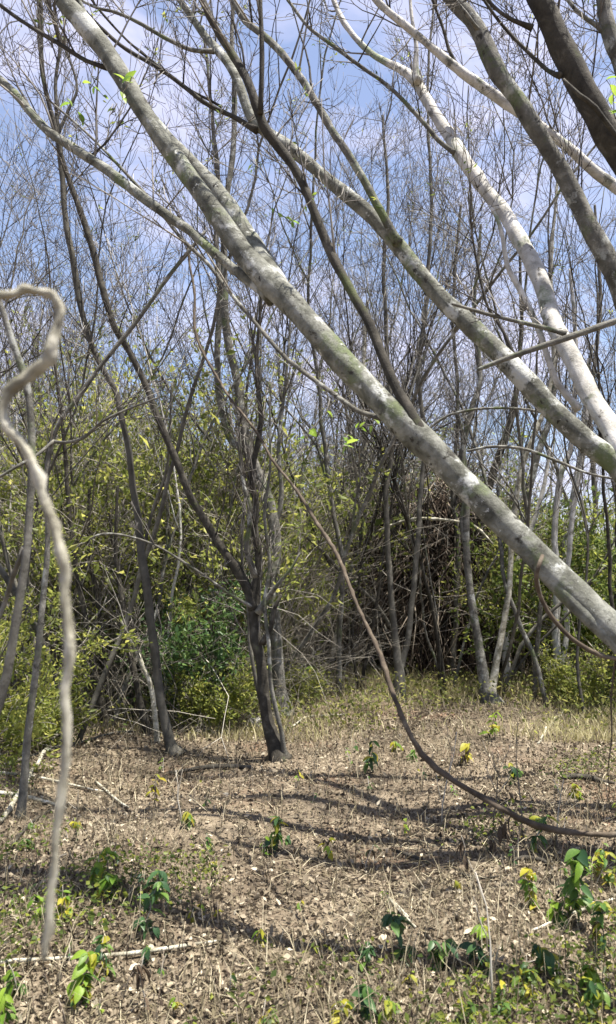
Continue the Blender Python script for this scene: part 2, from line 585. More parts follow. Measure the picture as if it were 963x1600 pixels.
# ------------------------------------------------------------------ traced trees: trunks and limbs read off the photograph
def tree(name, label, cat, trunk, limbs, bark, group=None, twigs=(), trunk_sides=18, twig_mat='twig_bark', wob=0.006, leaf_tips=0.0, leaf_kind='green_leaf', tilt=None, wf=1.0, bf=None, flare=.32):
    """trunk: traced points from the foot up; limbs: list of (points, bark or None). Twigs sprout where asked: (limb index or -1, n, lo, hi, t0, t1)."""
    tl = tilt or (lambda px: 0.0)
    trunk = [foot(trunk[0][0], trunk[0][2] + tl(trunk[0][0]), trunk[0][3] * wf)] + [(a, b, c + tl(a), w * wf) for a, b, c, w in trunk[1:]]
    bf = wf if bf is None else bf
    limbs = [([(a, b, c + tl(a), w * bf) for a, b, c, w in pts], bk) for pts, bk in limbs]
    P, R = trace(trunk, 0.04, wob)
    sa = np.concatenate([[0], np.cumsum(np.linalg.norm(np.diff(P, axis=0), axis=1))])
    R = R * (1 + flare * np.exp(-sa / (1.6 * R[0] + .02)))
    base = P[0].copy()
    base[2] = float(hgt(base[0], base[1]))
    t = thing(name, label, cat, base, group)
    mb = MB()
    mb.tube(P, R, trunk_sides, rough=0.11, transport=True)
    part('trunk', mb, bark, t, base)
    paths = []
    for pts, bk in limbs:
        p, r = trace(pts, 0.04, wob)
        sb = np.concatenate([[0], np.cumsum(np.linalg.norm(np.diff(p, axis=0), axis=1))])
        r = r * (1 + .45 * np.exp(-sb / (2.2 * r[0] + .01)))          # swollen collar where the limb leaves its stem
        paths.append((p, r))
        mb = MB()
        mb.tube(p, r, 12 if r.max() > .02 else 7, rough=0.10, transport=True)
        part('branch', mb, bk or bark, t, base)
    if twigs:
        tw, tips = MB(), []
        for k, n, lo, hi, t0, t1 in twigs:
            p, r = (P, R) if k < 0 else paths[k]
            sprout(tw, p, r, n, lo, hi, t0, t1, tips=tips)
        part('twigs', tw, twig_mat, t, base, kind='stuff')
        if leaf_tips:
            sel = [x for x in tips if rng.random() < leaf_tips]
            if sel:
                lm = MB()
                C = np.array([s[0] for s in sel for _ in range(4)]) + rng.normal(0, .02, (4 * len(sel), 3))
                D = np.array([s[1] for s in sel for _ in range(4)]) + rng.normal(0, .8, (4 * len(sel), 3))
                lm.leaves(C, D, rng.uniform(.025, .05, len(C)), rng.uniform(.008, .016, len(C)))
                part('leaves', lm, leaf_kind, t, base, kind='stuff')
    return t, base, (P, R), paths


def tilt_a(px):
    return max(-.42, -.30 + .85 * (963 - px) / 963)


def tilt_b(px):
    return max(-.35, -.20 + .9 * (963 - px) / 963)


def sprig(t, base, px, py, Y, n, size, kind='lime_leaf', spread=0.10):
    """A short shoot with a few large young leaves, each leaf a sub-part."""
    if base is Ab:
        Y += tilt_a(px)
    p = at(px, py, Y)
    mb = MB()
    d = unit(rng.normal(0, 1, 3) + np.array([0, -.3, .4]))
    pts = np.array([p + d * s * spread for s in np.linspace(-1, 1, 6)]) + rng.normal(0, .006, (6, 3))
    mb.tube(pts, np.linspace(.0028, .0014, 6), 4)
    sp = part('leaf_sprig', mb, 'twig_bark', t, base)
    for k in range(n):
        q = pts[rng.integers(0, 6)] - base
        add_leaf(sp, kind, q, rng.normal(0, 1, 3) + np.array([0, 0, -.1]), size * rng.uniform(.7, 1.3))
    return sp


# A: the big pale trunk leaning from lower right to upper left
YA = 3.0
A, Ab, Ap, Al = tree(
    'leaning_tree', 'thick pale grey trunk leaning diagonally across the picture from lower right to upper left', 'tree',
     [foot(1500, 3.05, 90), (1300, 1330, YA, 72), (1080, 1105, YA, 60), (963, 990, YA, 54), (905, 938, YA, 50), (850, 881, YA, 47), (790, 818, YA, 45), (735, 760, YA, 44),
     (690, 716, YA, 46), (640, 667, YA, 48), (590, 618, YA, 43), (530, 560, YA, 42), (470, 497, YA, 41), (425, 446, YA, 43), (385, 400, YA, 38), (345, 345, YA, 33),
     (300, 285, YA, 31), (250, 210, YA, 30), (205, 138, YA, 30), (170, 85, YA, 32), (130, 35, YA, 32), (95, -5, YA, 30), (40, -90, YA, 28), (-40, -230, YA, 22), (-120, -420, YA, 12)],
    [([(436, 458, 3.05, 46), (408, 410, 3.10, 50), (378, 356, 3.16, 46), (345, 305, 3.20, 40), (312, 266, 3.24, 33), (280, 228, 3.27, 25), (248, 190, 3.30, 19), (205, 135, 3.34, 14), (150, 55, 3.4, 11), (95, -60, 3.45, 7)], 'pale_bark'),
     ([(425, 465, 3.03, 26), (392, 440, 3.08, 24), (345, 400, 3.12, 22), (300, 362, 3.18, 21), (262, 338, 3.2, 22), (215, 305, 3.25, 23), (165, 265, 3.3, 23), (120, 233, 3.32, 22), (75, 200, 3.34, 20), (35, 160, 3.36, 18), (0, 128, 3.38, 17), (-60, 75, 3.4, 14), (-180, -40, 3.4, 8)], 'pale_bark'),
     ([(672, 694, 2.99, 26), (652, 664, 2.97, 27), (641, 638, 2.98, 25), (622, 605, 3.0, 23), (600, 560, 3.02, 22), (575, 500, 3.05, 21), (545, 448, 3.08, 21), (510, 385, 3.1, 22), (488, 330, 3.1, 20), (468, 275, 3.1, 20), (440, 232, 3.08, 22), (415, 196, 3.05, 23), (392, 140, 3.05, 20), (368, 92, 3.08, 19), (342, 52, 3.1, 17), (315, 0, 3.1, 16), (285, -70, 3.1, 12)], 'dark_bark'),
     ([(604, 655, 3.05, 13), (560, 643, 3.1, 11), (520, 616, 3.15, 11), (480, 585, 3.2, 11), (445, 556, 3.25, 10), (405, 512, 3.3, 9), (360, 458, 3.35, 9), (325, 412, 3.4, 9), (280, 370, 3.4, 9), (225, 300, 3.45, 8), (150, 220, 3.5, 6), (70, 150, 3.5, 4)], 'grey_bark'),
     ([(168, 106, 3.02, 10), (128, 93, 3.04, 10), (85, 66, 3.06, 10), (45, 38, 3.08, 9), (0, 6, 3.1, 9), (-60, -40, 3.1, 7)], 'dark_bark'),
     ([(1120, 1166, YA - .02, 38), (963, 1007, YA - .025, 38), (908, 952, YA - .025, 36), (860, 902, YA - .02, 33), (815, 855, YA - .015, 27), (770, 804, YA, 16)], None),
     ([(407, 178, 3.02, 10), (409, 140, 3.0, 12), (410, 90, 3.0, 12), (408, 40, 3.0, 11), (407, -10, 3.0, 10), (412, -90, 3.0, 6)], 'dark_bark'),
     ], 'pale_bark', twigs=[(0, 5, .4, 1.0, .5, 1), (1, 9, .5, 1.1, .3, 1), (2, 10, .4, 1.0, .3, 1), (3, 9, .3, .8, .3, 1), (4, 6, .3, .8, .2, 1), (6, 5, .3, .8, .2, 1)], trunk_sides=30, leaf_tips=.04, tilt=tilt_a, wf=.93, bf=.68)
for a in ((200, 135, 2.85, 6, .055), (150, 140, 2.95, 4, .035), (125, 182, 2.95, 4, .04), (480, 318, 2.95, 5, .03), (540, 690, 2.85, 7, .04), (497, 655, 2.9, 4, .05),
          (575, 665, 2.85, 5, .035), (430, 330, 3.1, 4, .035)):
    sprig(A, Ab, *a, kind='fresh_leaf')
# a deep split along the trunk's underside near the right edge
# B: second leaning trunk with a white sister limb (C)
YB = 4.2
B, Bb, Bp, Bl = tree(
    'forked_tree', 'grey leaning trunk above the thick one, with a whitish limb at the right edge', 'tree',
    [foot(1330, YB, 92), (1200, 1090, YB, 70), (1090, 895, YB, 60), (1010, 785, YB, 54), (963, 728, YB, 47), (920, 690, YB, 45), (880, 652, YB, 46), (840, 612, YB, 45), (790, 563, YB, 43),
     (745, 520, YB, 40), (700, 478, YB, 38), (665, 440, YB, 35), (632, 398, YB, 33), (600, 358, YB, 32), (560, 318, YB, 30), (520, 285, YB, 27), (480, 252, YB, 25), (445, 225, YB, 27), (415, 205, YB, 24),
     (390, 180, YB, 20), (372, 130, YB + .02, 19), (352, 92, YB + .05, 18), (325, 60, YB + .1, 16), (290, 15, YB + .1, 14), (240, -60, YB + .1, 10)],
    [([(1012, 790, YB + -0.02, 50), (975, 712, YB + -0.02, 46), (950, 660, YB + 0.07, 43), (925, 620, YB + 0.15, 42), (900, 572, YB + 0.24, 40), (878, 530, YB + 0.33, 38), (862, 495, YB + 0.42, 38), (848, 450, YB + 0.51, 37), (828, 405, YB + 0.59, 35), (806, 365, YB + 0.68, 32), (785, 325, YB + 0.77, 31), (752, 285, YB + 0.85, 29), (722, 248, YB + 0.94, 31), (706, 218, YB + 1.03, 29), (684, 185, YB + 1.12, 24), (660, 142, YB + 1.21, 22), (636, 116, YB + 1.29, 20), (605, 98, YB + 1.38, 15), (575, 78, YB + 1.47, 13), (548, 48, YB + 1.55, 12), (524, 5, YB + 1.64, 11), (500, -60, YB + 1.73, 8)], 'white_bark'),
     ([(622, 380, YB - .05, 18), (602, 340, YB - .1, 18), (575, 290, YB - .12, 17), (545, 240, YB - .15, 17), (520, 205, YB - .15, 16), (495, 165, YB - .15, 16), (470, 125, YB - .15, 16), (440, 85, YB - .15, 16), (415, 58, YB - .12, 15), (385, 30, YB - .1, 14), (365, -5, YB - .1, 12), (330, -80, YB, 8)], 'grey_bark'),
     ([(402, 204, YB - .02, 13), (362, 180, YB, 10), (325, 160, YB, 10), (280, 128, YB, 9), (232, 98, YB, 9), (190, 72, YB, 8), (150, 38, YB, 8), (110, -10, YB, 6)], 'dark_bark'),
     ([(347, 167, YB + .06, 5), (300, 140, YB + .06, 6), (250, 105, YB + .06, 6), (200, 65, YB + .06, 5), (150, 10, YB + .06, 5), (130, -30, YB + .06, 4)], 'dark_bark'),
     ([(335, 80, YB + .02, 9), (300, 78, YB, 9), (258, 60, YB, 9), (220, 38, YB, 8), (180, 20, YB, 7), (140, 8, YB, 6), (80, -30, YB, 5)], 'grey_bark'),
     ([(712, 240, YB + 0.93, 9), (682, 218, YB + 0.93, 10), (650, 180, YB + 0.93, 9), (612, 140, YB + 0.93, 8), (565, 105, YB + 0.93, 8), (520, 68, YB + 0.93, 8), (482, 40, YB + 0.93, 7), (450, 0, YB + 0.93, 6)], 'grey_bark'),
     ([(905, 640, YB + 0.45, 14), (872, 600, YB + 0.45, 13), (856, 560, YB + 0.45, 13), (838, 505, YB + 0.45, 13), (815, 452, YB + 0.45, 13), (795, 415, YB + 0.45, 11), (786, 370, YB + 0.45, 9), (776, 340, YB + 0.45, 8), (765, 322, YB + 0.45, 6)], 'white_bark'),
     ([(652, 130, YB + 1.15, 15), (650, 105, YB + 1.15, 13), (651, 70, YB + 1.15, 9), (645, 30, YB + 1.15, 8), (640, -20, YB + 1.15, 6)], 'white_bark'),
     ([(875, 660, YB - .05, 9), (845, 615, YB + .05, 9), (815, 575, YB + .2, 8), (790, 520, YB + .3, 7), (760, 470, YB + .3, 6), (740, 380, YB + .3, 5), (730, 300, YB + .3, 4)], 'dark_bark'),
     ], 'pale_bark', twigs=[(-1, 5, .5, 1.2, .85, 1), (0, 12, .5, 1.2, .5, 1), (1, 8, .4, 1.1, .3, 1), (2, 8, .4, 1., .2, 1), (4, 6, .4, .9, .2, 1), (5, 8, .3, .9, .2, 1), (8, 6, .3, .8, .3, 1)], trunk_sides=24, leaf_tips=.03, tilt=tilt_b, wf=.74, bf=.72)

# D: grey leaning trunk at upper right
YD = 4.6
D_, Db, Dp, Dl = tree(
    'leaning_tree', 'mottled grey leaning trunk at upper right, between the white limb and the darkest trunk', 'tree',
    [foot(1250, YD, 80), (1190, 1060, YD, 66), (1110, 800, YD, 56), (1030, 590, YD, 50), (963, 438, YD, 46), (930, 372, YD, 43), (902, 315, YD, 41), (872, 258, YD, 38), (840, 205, YD, 35), (812, 160, YD, 35), (785, 118, YD, 37), (758, 65, YD, 38),
     (735, 30, YD, 36), (705, 0, YD, 34), (660, -70, YD, 28), (600, -200, YD, 16)],
    [([(990, 490, YD + .05, 12), (945, 400, YD + .2, 12), (925, 355, YD + .3, 11), (905, 315, YD + .35, 10), (880, 285, YD + .35, 8), (840, 215, YD + .35, 6), (800, 120, YD + .35, 4)], 'dark_bark'),
     ([(748, 48, YD - .03, 9), (728, 20, YD - .1, 8), (700, -20, YD - .1, 6)], 'grey_bark')],
    'grey_bark', twigs=[(-1, 8, .5, 1.2, .55, 1), (0, 7, .3, .9, .2, 1)], trunk_sides=22, wf=.67)
# E: thick trunk at the top right, shade put into its bark colour
YE = 3.7
E_, Eb, Ep, El = tree(
    'leaning_tree', 'thick shade darkened leaning trunk in the top right corner, a paler stem alongside', 'tree',
    [foot(1420, YE, 110), (1330, 1090, YE, 92), (1200, 740, YE, 82), (1080, 450, YE, 76), (990, 268, YE, 70), (950, 205, YE, 66), (915, 145, YE, 62), (885, 85, YE, 58), (862, 40, YE, 55), (838, -5, YE, 54), (800, -90, YE, 44), (740, -260, YE, 24)],
    [([(1045, 395, YE + .05, 34), (985, 255, YE + .09, 33), (952, 190, YE + .12, 32), (925, 140, YE + .14, 26), (905, 105, YE + .15, 20), (882, 70, YE + .16, 12), (850, 10, YE + .2, 8)], 'grey_bark'),
     ([(875, 118, YE - .02, 12), (855, 110, YE + .05, 10), (820, 78, YE + .1, 9), (790, 45, YE + .12, 8), (760, 5, YE + .12, 7), (735, -40, YE + .12, 5)], 'dark_bark'),
     ([(833, 44, YE, 12), (815, 36, YE, 11), (792, 24, YE, 9), (765, 0, YE, 8), (740, -40, YE, 6)], 'dark_bark'),
     ([(985, 240, YE - .08, 12), (930, 170, YE - .12, 13), (905, 150, YE - .13, 11), (880, 125, YE - .1, 8)], 'dark_bark')],
    'dark_bark', twigs=[(1, 6, .3, .8, .2, 1), (2, 4, .3, .8, .2, 1), (0, 5, .4, .9, .5, 1)], trunk_sides=24, wf=.64)
sprig(E_, Eb, 957, 155, YE - .3, 6, .07, 'fresh_leaf')
YF = 4.4
F_, Fb, Fp, Fl = tree(
    'slender_tree', 'grey trunk cut by the right edge of the picture at the very top', 'tree',
    [foot(1120, YF, 62), (1095, 1000, YF, 50), (1050, 600, YF, 44), (1000, 260, YF, 38), (975, 125, YF, 35), (955, 62, YF, 33), (945, 5, YF, 31), (930, -90, YF, 24), (920, -220, YF, 14)],
    [([(958, 62, YF, 12), (935, 42, YF, 10), (905, 20, YF, 9), (880, -10, YF, 7)], None)], 'grey_bark', twigs=[(0, 5, .3, .8, .1, 1), (-1, 6, .5, 1., .6, 1)], wf=.70)
YG = 5.2
G_, Gb, Gp, Gl = tree(
    'slender_tree', 'thin pale limb crossing behind the mottled grey trunk at upper right', 'tree',
    [foot(1420, YG, 46), (1300, 760, YG, 34), (1120, 440, YG, 29), (1000, 325, YG, 26), (963, 293, YG, 25), (925, 262, YG, 24), (890, 230, YG, 23), (850, 202, YG, 22), (815, 180, YG, 24), (785, 158, YG, 25), (750, 132, YG, 24), (715, 108, YG, 22), (690, 88, YG, 19),
     (660, 62, YG, 17), (625, 32, YG, 17), (595, 5, YG, 16), (560, -40, YG, 12), (500, -130, YG, 7)],
    [([(715, 105, YG, 9), (700, 75, YG, 8), (690, 40, YG, 7), (672, -10, YG, 6)], 'dark_bark')],
    'white_bark', twigs=[(-1, 8, .5, 1.2, .6, 1), (0, 5, .4, .8, .2, 1)], wf=.66)
# N: thin twig reaching across in front of B from the right edge
N_, Nb, Np, Nl = tree(
    'bare_sapling', 'thin grey bough reaching in from the right edge, crossing in front of the forked trunk', 'sapling',
    [foot(1330, 3.4, 22), (1240, 900, 3.4, 17), (1120, 520, 3.4, 14), (1040, 478, 3.4, 12), (963, 500, 3.4, 10), (920, 515, 3.4, 10), (885, 527, 3.4, 10), (840, 543, 3.4, 9), (800, 557, 3.4, 8), (765, 571, 3.4, 7), (750, 577, 3.4, 5)],
    [([(885, 522, 3.42, 7), (850, 512, 3.45, 7), (800, 500, 3.48, 6), (760, 490, 3.5, 6), (725, 480, 3.5, 5), (705, 475, 3.5, 4)], None)], 'grey_bark', twigs=[(0, 4, .15, .4, .1, 1)])

# stems standing in the clearing
YT = 6.2
tree('dark_stemmed_tree', 'dark blackish trunk at the centre of the clearing with a limb bent far left', 'tree',
     [foot(440, YT, 32), (430, 1165, YT, 22), (419, 1125, YT, 18), (413, 1085, YT, 19), (409, 1045, YT, 16), (399, 1005, YT, 18), (395, 970, YT, 16), (396, 940, YT, 19), (402, 905, YT, 15), (405, 870, YT, 12), (399, 820, YT, 11), (402, 790, YT, 10), (394, 740, YT, 10), (408, 660, YT, 8), (400, 560, YT, 6), (412, 430, YT, 4)],
     [([(398, 952, YT, 15), (385, 915, YT, 15), (368, 885, YT, 16), (350, 862, YT, 13), (325, 822, YT, 12.3), (298, 775, YT, 11.4), (275, 720, YT, 11.4), (255, 672, YT, 10.6), (232, 610, YT, 9.7), (205, 555, YT, 9.7), (178, 508, YT, 9.7), (160, 450, YT, 10.6), (148, 400, YT, 10.6), (140, 372, YT, 9.7), (118, 310, YT, 8.8), (102, 262, YT, 7.9), (85, 190, YT, 6.2), (65, 110, YT, 5.3), (60, 0, YT, 4.4)], None),
      ([(404, 958, YT - .05, 9.7), (420, 930, YT - .1, 7.9), (436, 910, YT - .15, 6.2), (455, 888, YT - .2, 4.4), (470, 862, YT - .2, 2.6)], 'grey_bark'),
      ([(446, 1188, YT - .03, 9), (440, 1150, YT - .06, 7), (432, 1110, YT - .08, 7), (424, 1060, YT - .08, 6), (420, 1000, YT - .09, 6), (414, 940, YT - .1, 6), (420, 880, YT - .1, 5), (414, 800, YT - .1, 5), (424, 720, YT - .1, 4), (420, 620, YT - .1, 3)], 'grey_bark'),
      ([(426, 1186, YT + .08, 8), (418, 1140, YT + .1, 7), (404, 1080, YT + .1, 6), (392, 1010, YT + .1, 6), (388, 950, YT + .1, 5), (378, 860, YT + .1, 5), (382, 760, YT + .1, 4), (370, 660, YT + .1, 3)], 'sapling_bark'),
      ([(410, 1005, YT - .05, 7.9), (424, 980, YT - .1, 7.0), (430, 950, YT - .12, 6.2), (440, 930, YT - .12, 4.4)], None),
      ([(400, 900, YT, 9.7), (385, 860, YT - .1, 7.9), (392, 800, YT - .15, 7.0), (378, 740, YT - .2, 5.3), (372, 650, YT - .2, 3.5)], 'grey_bark'),
      ([(398, 950, YT - .02, 5.4), (370, 934, YT - .1, 4.8), (335, 911, YT - .15, 4.1), (298, 886, YT - .2, 4.1), (250, 856, YT - .25, 3.4), (205, 838, YT - .3, 3.4), (162, 833, YT - .35, 3.4), (128, 848, YT - .4, 2.7), (102, 872, YT - .42, 2.0)], 'grey_bark')],
     'dark_bark', twigs=[(0, 16, .4, 1.1, .1, 1), (5, 8, .3, .8, .1, 1), (-1, 22, .3, .9, .2, 1), (6, 5, .2, .5, .1, .8), (1, 3, .2, .4, .2, 1), (2, 8, .2, .6, .3, 1), (3, 8, .2, .6, .3, 1)])
YT2 = 7.9
tree('crooked_tree', 'crooked grey trunk wrapped in dry vines, just behind the dark centre trunk', 'tree',
     [foot(442, YT2, 34), (437, 1080, YT2, 22.4), (431, 1010, YT2, 19.2), (428, 940, YT2, 18.4), (430, 870, YT2, 18.4), (427, 815, YT2, 18.4), (414, 768, YT2, 18.4), (396, 722, YT2, 17.6), (382, 670, YT2, 15.2), (372, 610, YT2, 13.6), (360, 545, YT2, 12.0), (352, 490, YT2, 12.0), (350, 420, YT2, 10.4), (352, 340, YT2, 9.6), (362, 250, YT2, 8.8), (368, 150, YT2, 8.0), (362, 50, YT2, 6.4), (372, -60, YT2, 4.0)],
     [([(388, 700, YT2, 12.0), (362, 690, YT2 + .1, 10.4), (345, 640, YT2 + .1, 10.4), (340, 560, YT2 + .1, 9.6), (345, 470, YT2 + .1, 10.4), (338, 380, YT2 + .1, 8.0), (342, 280, YT2 + .1, 7.2), (330, 170, YT2 + .1, 5.6), (318, 40, YT2 + .1, 4.0)], None),
      ([(428, 830, YT2, 8.0), (440, 780, YT2, 7.2), (436, 700, YT2, 6.4), (446, 600, YT2, 4.8), (455, 480, YT2, 3.2)], None)],
     'grey_bark', twigs=[(-1, 16, .5, 1.3, .45, 1), (0, 14, .5, 1.3, .2, 1), (1, 6, .4, .9, .3, 1)], leaf_tips=.03)
YT3 = 6.3
tree('slender_tree', 'slim grey brown trunk left of the dark centre trunk, leaning slightly left', 'tree',
     [foot(276, YT3, 26), (264, 1158, YT3, 14.8), (254, 1100, YT3, 14.0), (245, 1040, YT3, 14.0), (236, 970, YT3, 13.3), (227, 910, YT3, 13.3), (220, 850, YT3, 12.5), (212, 780, YT3, 10.9), (200, 700, YT3, 9.4), (182, 620, YT3, 8.6), (165, 585, YT3, 8.6), (140, 525, YT3, 8.6), (124, 470, YT3, 8.6), (112, 400, YT3, 9.4), (102, 330, YT3, 8.6), (98, 270, YT3, 8.6), (85, 200, YT3, 7.0), (68, 120, YT3, 6.2), (66, 30, YT3, 5.5), (60, -60, YT3, 3.9)],
     [([(96, 250, YT3, 6.2), (88, 140, YT3, 5.5), (92, 60, YT3, 4.7), (70, 0, YT3, 3.9)], None), ([(88, 215, YT3, 5.5), (110, 165, YT3, 4.7), (120, 130, YT3, 3.9), (98, 60, YT3, 3.1)], None),
      ([(222, 870, YT3, 5.5), (240, 800, YT3, 4.7), (262, 720, YT3, 3.9), (268, 600, YT3, 3.1)], None)],
     'sapling_bark', twigs=[(-1, 14, .4, 1.1, .4, 1), (0, 6, .4, .9, .2, 1), (1, 5, .3, .8, .2, 1)])
YT5 = 9.0
tree('forked_sapling', 'thin tree forking low in a narrow V, right of the centre trunk', 'sapling',
     [foot(622, YT5, 24), (622, 1050, YT5, 15.3), (618, 1000, YT5, 11.0), (612, 930, YT5, 9.3), (606, 860, YT5, 8.5), (604, 780, YT5, 7.6), (612, 690, YT5, 7.6), (606, 560, YT5, 6.8), (600, 430, YT5, 6.0), (606, 300, YT5, 5.1), (598, 180, YT5, 3.4)],
     [([(622, 1055, YT5, 11.0), (636, 1000, YT5, 9.3), (646, 930, YT5, 8.5), (652, 850, YT5, 8.5), (658, 770, YT5, 7.6), (664, 690, YT5, 6.8), (655, 580, YT5, 6.8), (668, 450, YT5, 6.0), (674, 300, YT5, 5.1), (668, 150, YT5, 4.2), (678, 0, YT5, 3.4)], None)],
     'sapling_bark', twigs=[(-1, 16, .4, 1.4, .3, 1), (0, 18, .4, 1.4, .3, 1)])
YT6 = 8.9
tree('forked_sapling', 'two stemmed mossy tree on a shared foot below the leaning trunk at right', 'sapling',
     [foot(768, YT6, 34), (758, 1065, YT6, 17.0), (748, 1010, YT6, 13.6), (738, 950, YT6, 11.9), (731, 880, YT6, 11.0), (728, 800, YT6, 10.2), (724, 720, YT6, 9.3), (736, 640, YT6, 8.5), (750, 590, YT6, 7.6), (742, 480, YT6, 6.0), (752, 350, YT6, 4.2)],
     [([(766, 1085, YT6, 12.8), (775, 1040, YT6, 11.0), (788, 975, YT6, 9.3), (796, 915, YT6, 8.5), (800, 840, YT6, 8.5), (812, 750, YT6, 8.5), (830, 690, YT6, 7.6), (850, 640, YT6, 7.6), (865, 560, YT6, 6.8), (860, 430, YT6, 6.0), (872, 280, YT6, 4.2)], 'bare_vine'),
      ([(733, 880, YT6, 6.0), (722, 820, YT6, 6.0), (728, 740, YT6, 5.1), (715, 640, YT6, 4.2)], None)],
     'grey_bark', twigs=[(-1, 12, .4, 1.3, .4, 1), (0, 14, .4, 1.3, .3, 1), (1, 5, .3, .7, .2, 1)], leaf_tips=.05)
YT7 = 9.6
tree('bare_sapling', 'pale thin stem under the right end of the leaning trunk', 'sapling',
     [foot(876, YT7, 16), (872, 1040, YT7, 12), (868, 970, YT7, 12), (872, 900, YT7, 11), (866, 820, YT7, 9), (878, 740, YT7, 9), (893, 690, YT7, 8), (900, 560, YT7, 7), (892, 420, YT7, 5)],
     [([(876, 1060, YT7, 9), (886, 990, YT7, 9), (884, 920, YT7, 8), (896, 800, YT7, 8), (912, 700, YT7, 7), (920, 560, YT7, 5)], None)], 'white_bark', twigs=[(-1, 12, .4, 1.2, .3, 1), (0, 10, .4, 1.2, .3, 1)])
# clump of thin dark stems at left
for k, (lab, pts, bk) in enumerate((
    ('thin dark stem leaning left, tallest of the clump beside the slim trunk', [foot(167, 7.4, 13), (152, 1065, 7.4, 10), (138, 990, 7.4, 9), (126, 920, 7.4, 9), (116, 860, 7.4, 8), (105, 780, 7.4, 7), (100, 680, 7.4, 6), (85, 560, 7.4, 4)], 'dark_bark'),
    ('thin dark upright stem close behind the leaning stem of the left clump', [foot(174, 7.5, 11), (166, 1060, 7.5, 9), (160, 990, 7.5, 8), (150, 920, 7.5, 7), (138, 850, 7.5, 6), (140, 760, 7.5, 5)], 'dark_bark'),
    ('dark crooked stem rising just left of the slim grey brown trunk', [foot(232, 7.0, 13), (214, 1070, 7.0, 10), (202, 1010, 7.0, 10), (194, 960, 7.0, 9), (184, 900, 7.0, 7), (180, 850, 7.0, 6), (186, 760, 7.0, 4)], 'dark_bark'),
    ('pale dry stick standing against the foot of the slim trunk', [foot(247, 6.6, 9), (238, 1080, 6.6, 8), (222, 1040, 6.6, 7), (205, 1000, 6.6, 6), (190, 970, 6.6, 4)], 'bare_vine'),
    ('straight thin stem half hidden behind the crooked one at left', [foot(210, 7.8, 11), (196, 1040, 7.8, 8), (188, 960, 7.8, 8), (183, 900, 7.8, 7), (172, 800, 7.8, 5)], 'dark_bark'),
)):
    tree('bare_sapling', lab, 'sapling', pts, [], bk, 'thin stems in the clump at left', twigs=[(-1, 7, .2, .7, .3, 1)], trunk_sides=8)
# pale poles and leaning stems in the middle distance
for lab, pts, bk in (
    ('pale grey pole leaning right, in front of the grass left of the dark vine mass', [foot(541, 14, 15), (552, 960, 14, 12), (558, 900, 14, 11), (563, 830, 14, 10), (572, 740, 14, 9), (566, 620, 14, 7), (574, 470, 14, 5)], 'bare_vine'),
    ('short broken grey stump beside the pale leaning pole', [foot(572, 13.5, 13), (572, 990, 13.5, 12), (571, 968, 13.5, 11)], 'grey_bark'),
    ('yellowish thin stem left of the pale leaning pole', [foot(537, 15, 10), (540, 940, 15, 8), (542, 870, 15, 7), (539, 800, 15, 7), (548, 700, 15, 5), (544, 560, 15, 4)], 'bare_vine'),
    ('dark forked trunk seen between the two leaning trunks at right', [foot(752, 11, 18), (750, 860, 11, 14), (758, 780, 11, 13), (778, 720, 11, 12), (795, 668, 11, 12), (806, 612, 11, 9), (815, 520, 11, 6), (812, 400, 11, 4)], 'dark_bark'),
    ('grey stem leaning right below the forked trunk, second from the dark one', [foot(806, 11.5, 15), (815, 850, 11.5, 12), (832, 740, 11.5, 12), (850, 680, 11.5, 10), (862, 640, 11.5, 9), (872, 540, 11.5, 6)], 'grey_bark'),
    ('pale stem leaning right beside the bright bush at right', [foot(868, 10.6, 12), (880, 860, 10.6, 10), (893, 790, 10.6, 10), (905, 720, 10.6, 9), (912, 660, 10.6, 7), (925, 540, 10.6, 5)], 'white_bark'),
    ('whitish stem bending right from behind the two stemmed mossy tree', [foot(792, 10.2, 13), (790, 980, 10.2, 11), (797, 915, 10.2, 10), (806, 880, 10.2, 9), (840, 800, 10.2, 7), (860, 700, 10.2, 5)], 'white_bark'),
    ('thin upright stem left of the two stemmed mossy tree', [foot(706, 10.5, 11), (712, 960, 10.5, 8), (716, 860, 10.5, 8), (708, 760, 10.5, 7), (716, 640, 10.5, 6), (708, 480, 10.5, 5), (720, 320, 10.5, 4)], 'sapling_bark'),
    ('grey stem slanting left toward the dark vine mass', [foot(632, 12, 13), (642, 950, 12, 11), (655, 880, 12, 10), (658, 800, 12, 9), (672, 700, 12, 7)], 'white_bark'),
    ('thin brown stem standing between the forked pale limbs and the right edge', [foot(925, 12, 11), (918, 900, 12, 9), (930, 780, 12, 8), (922, 640, 12, 7), (938, 480, 12, 6), (930, 320, 12, 4)], 'sapling_bark'),
):
    short = len(pts) < 4
    tree('bare_sapling' if not short else 'broken_stump', lab, 'sapling' if not short else 'stump', pts, [], bk, twigs=() if short else [(-1, 14, .3, 1.3, .3, 1)], trunk_sides=9)
# long pale stem crossing diagonally at left and the drooping bough beneath it
tree('bare_sapling', 'straight pale stem slanting up to the right across the left side thicket', 'sapling',
     [foot(30, 4.6, 18), (62, 1000, 4.6, 13), (72, 850, 4.6, 11), (75, 740, 4.6, 10), (92, 665, 4.6, 9), (125, 618, 4.6, 9), (160, 568, 4.6, 9), (200, 515, 4.6, 9), (245, 455, 4.6, 8), (290, 402, 4.6, 8), (322, 362, 4.6, 6)],
     [([(85, 690, 4.6, 6), (110, 690, 4.5, 7), (135, 682, 4.45, 7), (160, 660, 4.4, 6), (200, 640, 4.4, 5), (245, 622, 4.4, 4)], None),
      ([(85, 688, 4.6, 6), (60, 710, 4.5, 7), (25, 730, 4.4, 7), (-5, 748, 4.4, 6), (-60, 770, 4.4, 5)], None)],
     'grey_bark', twigs=[(-1, 5, .2, .6, .5, 1), (0, 5, .2, .5, .2, 1)], wf=.75)
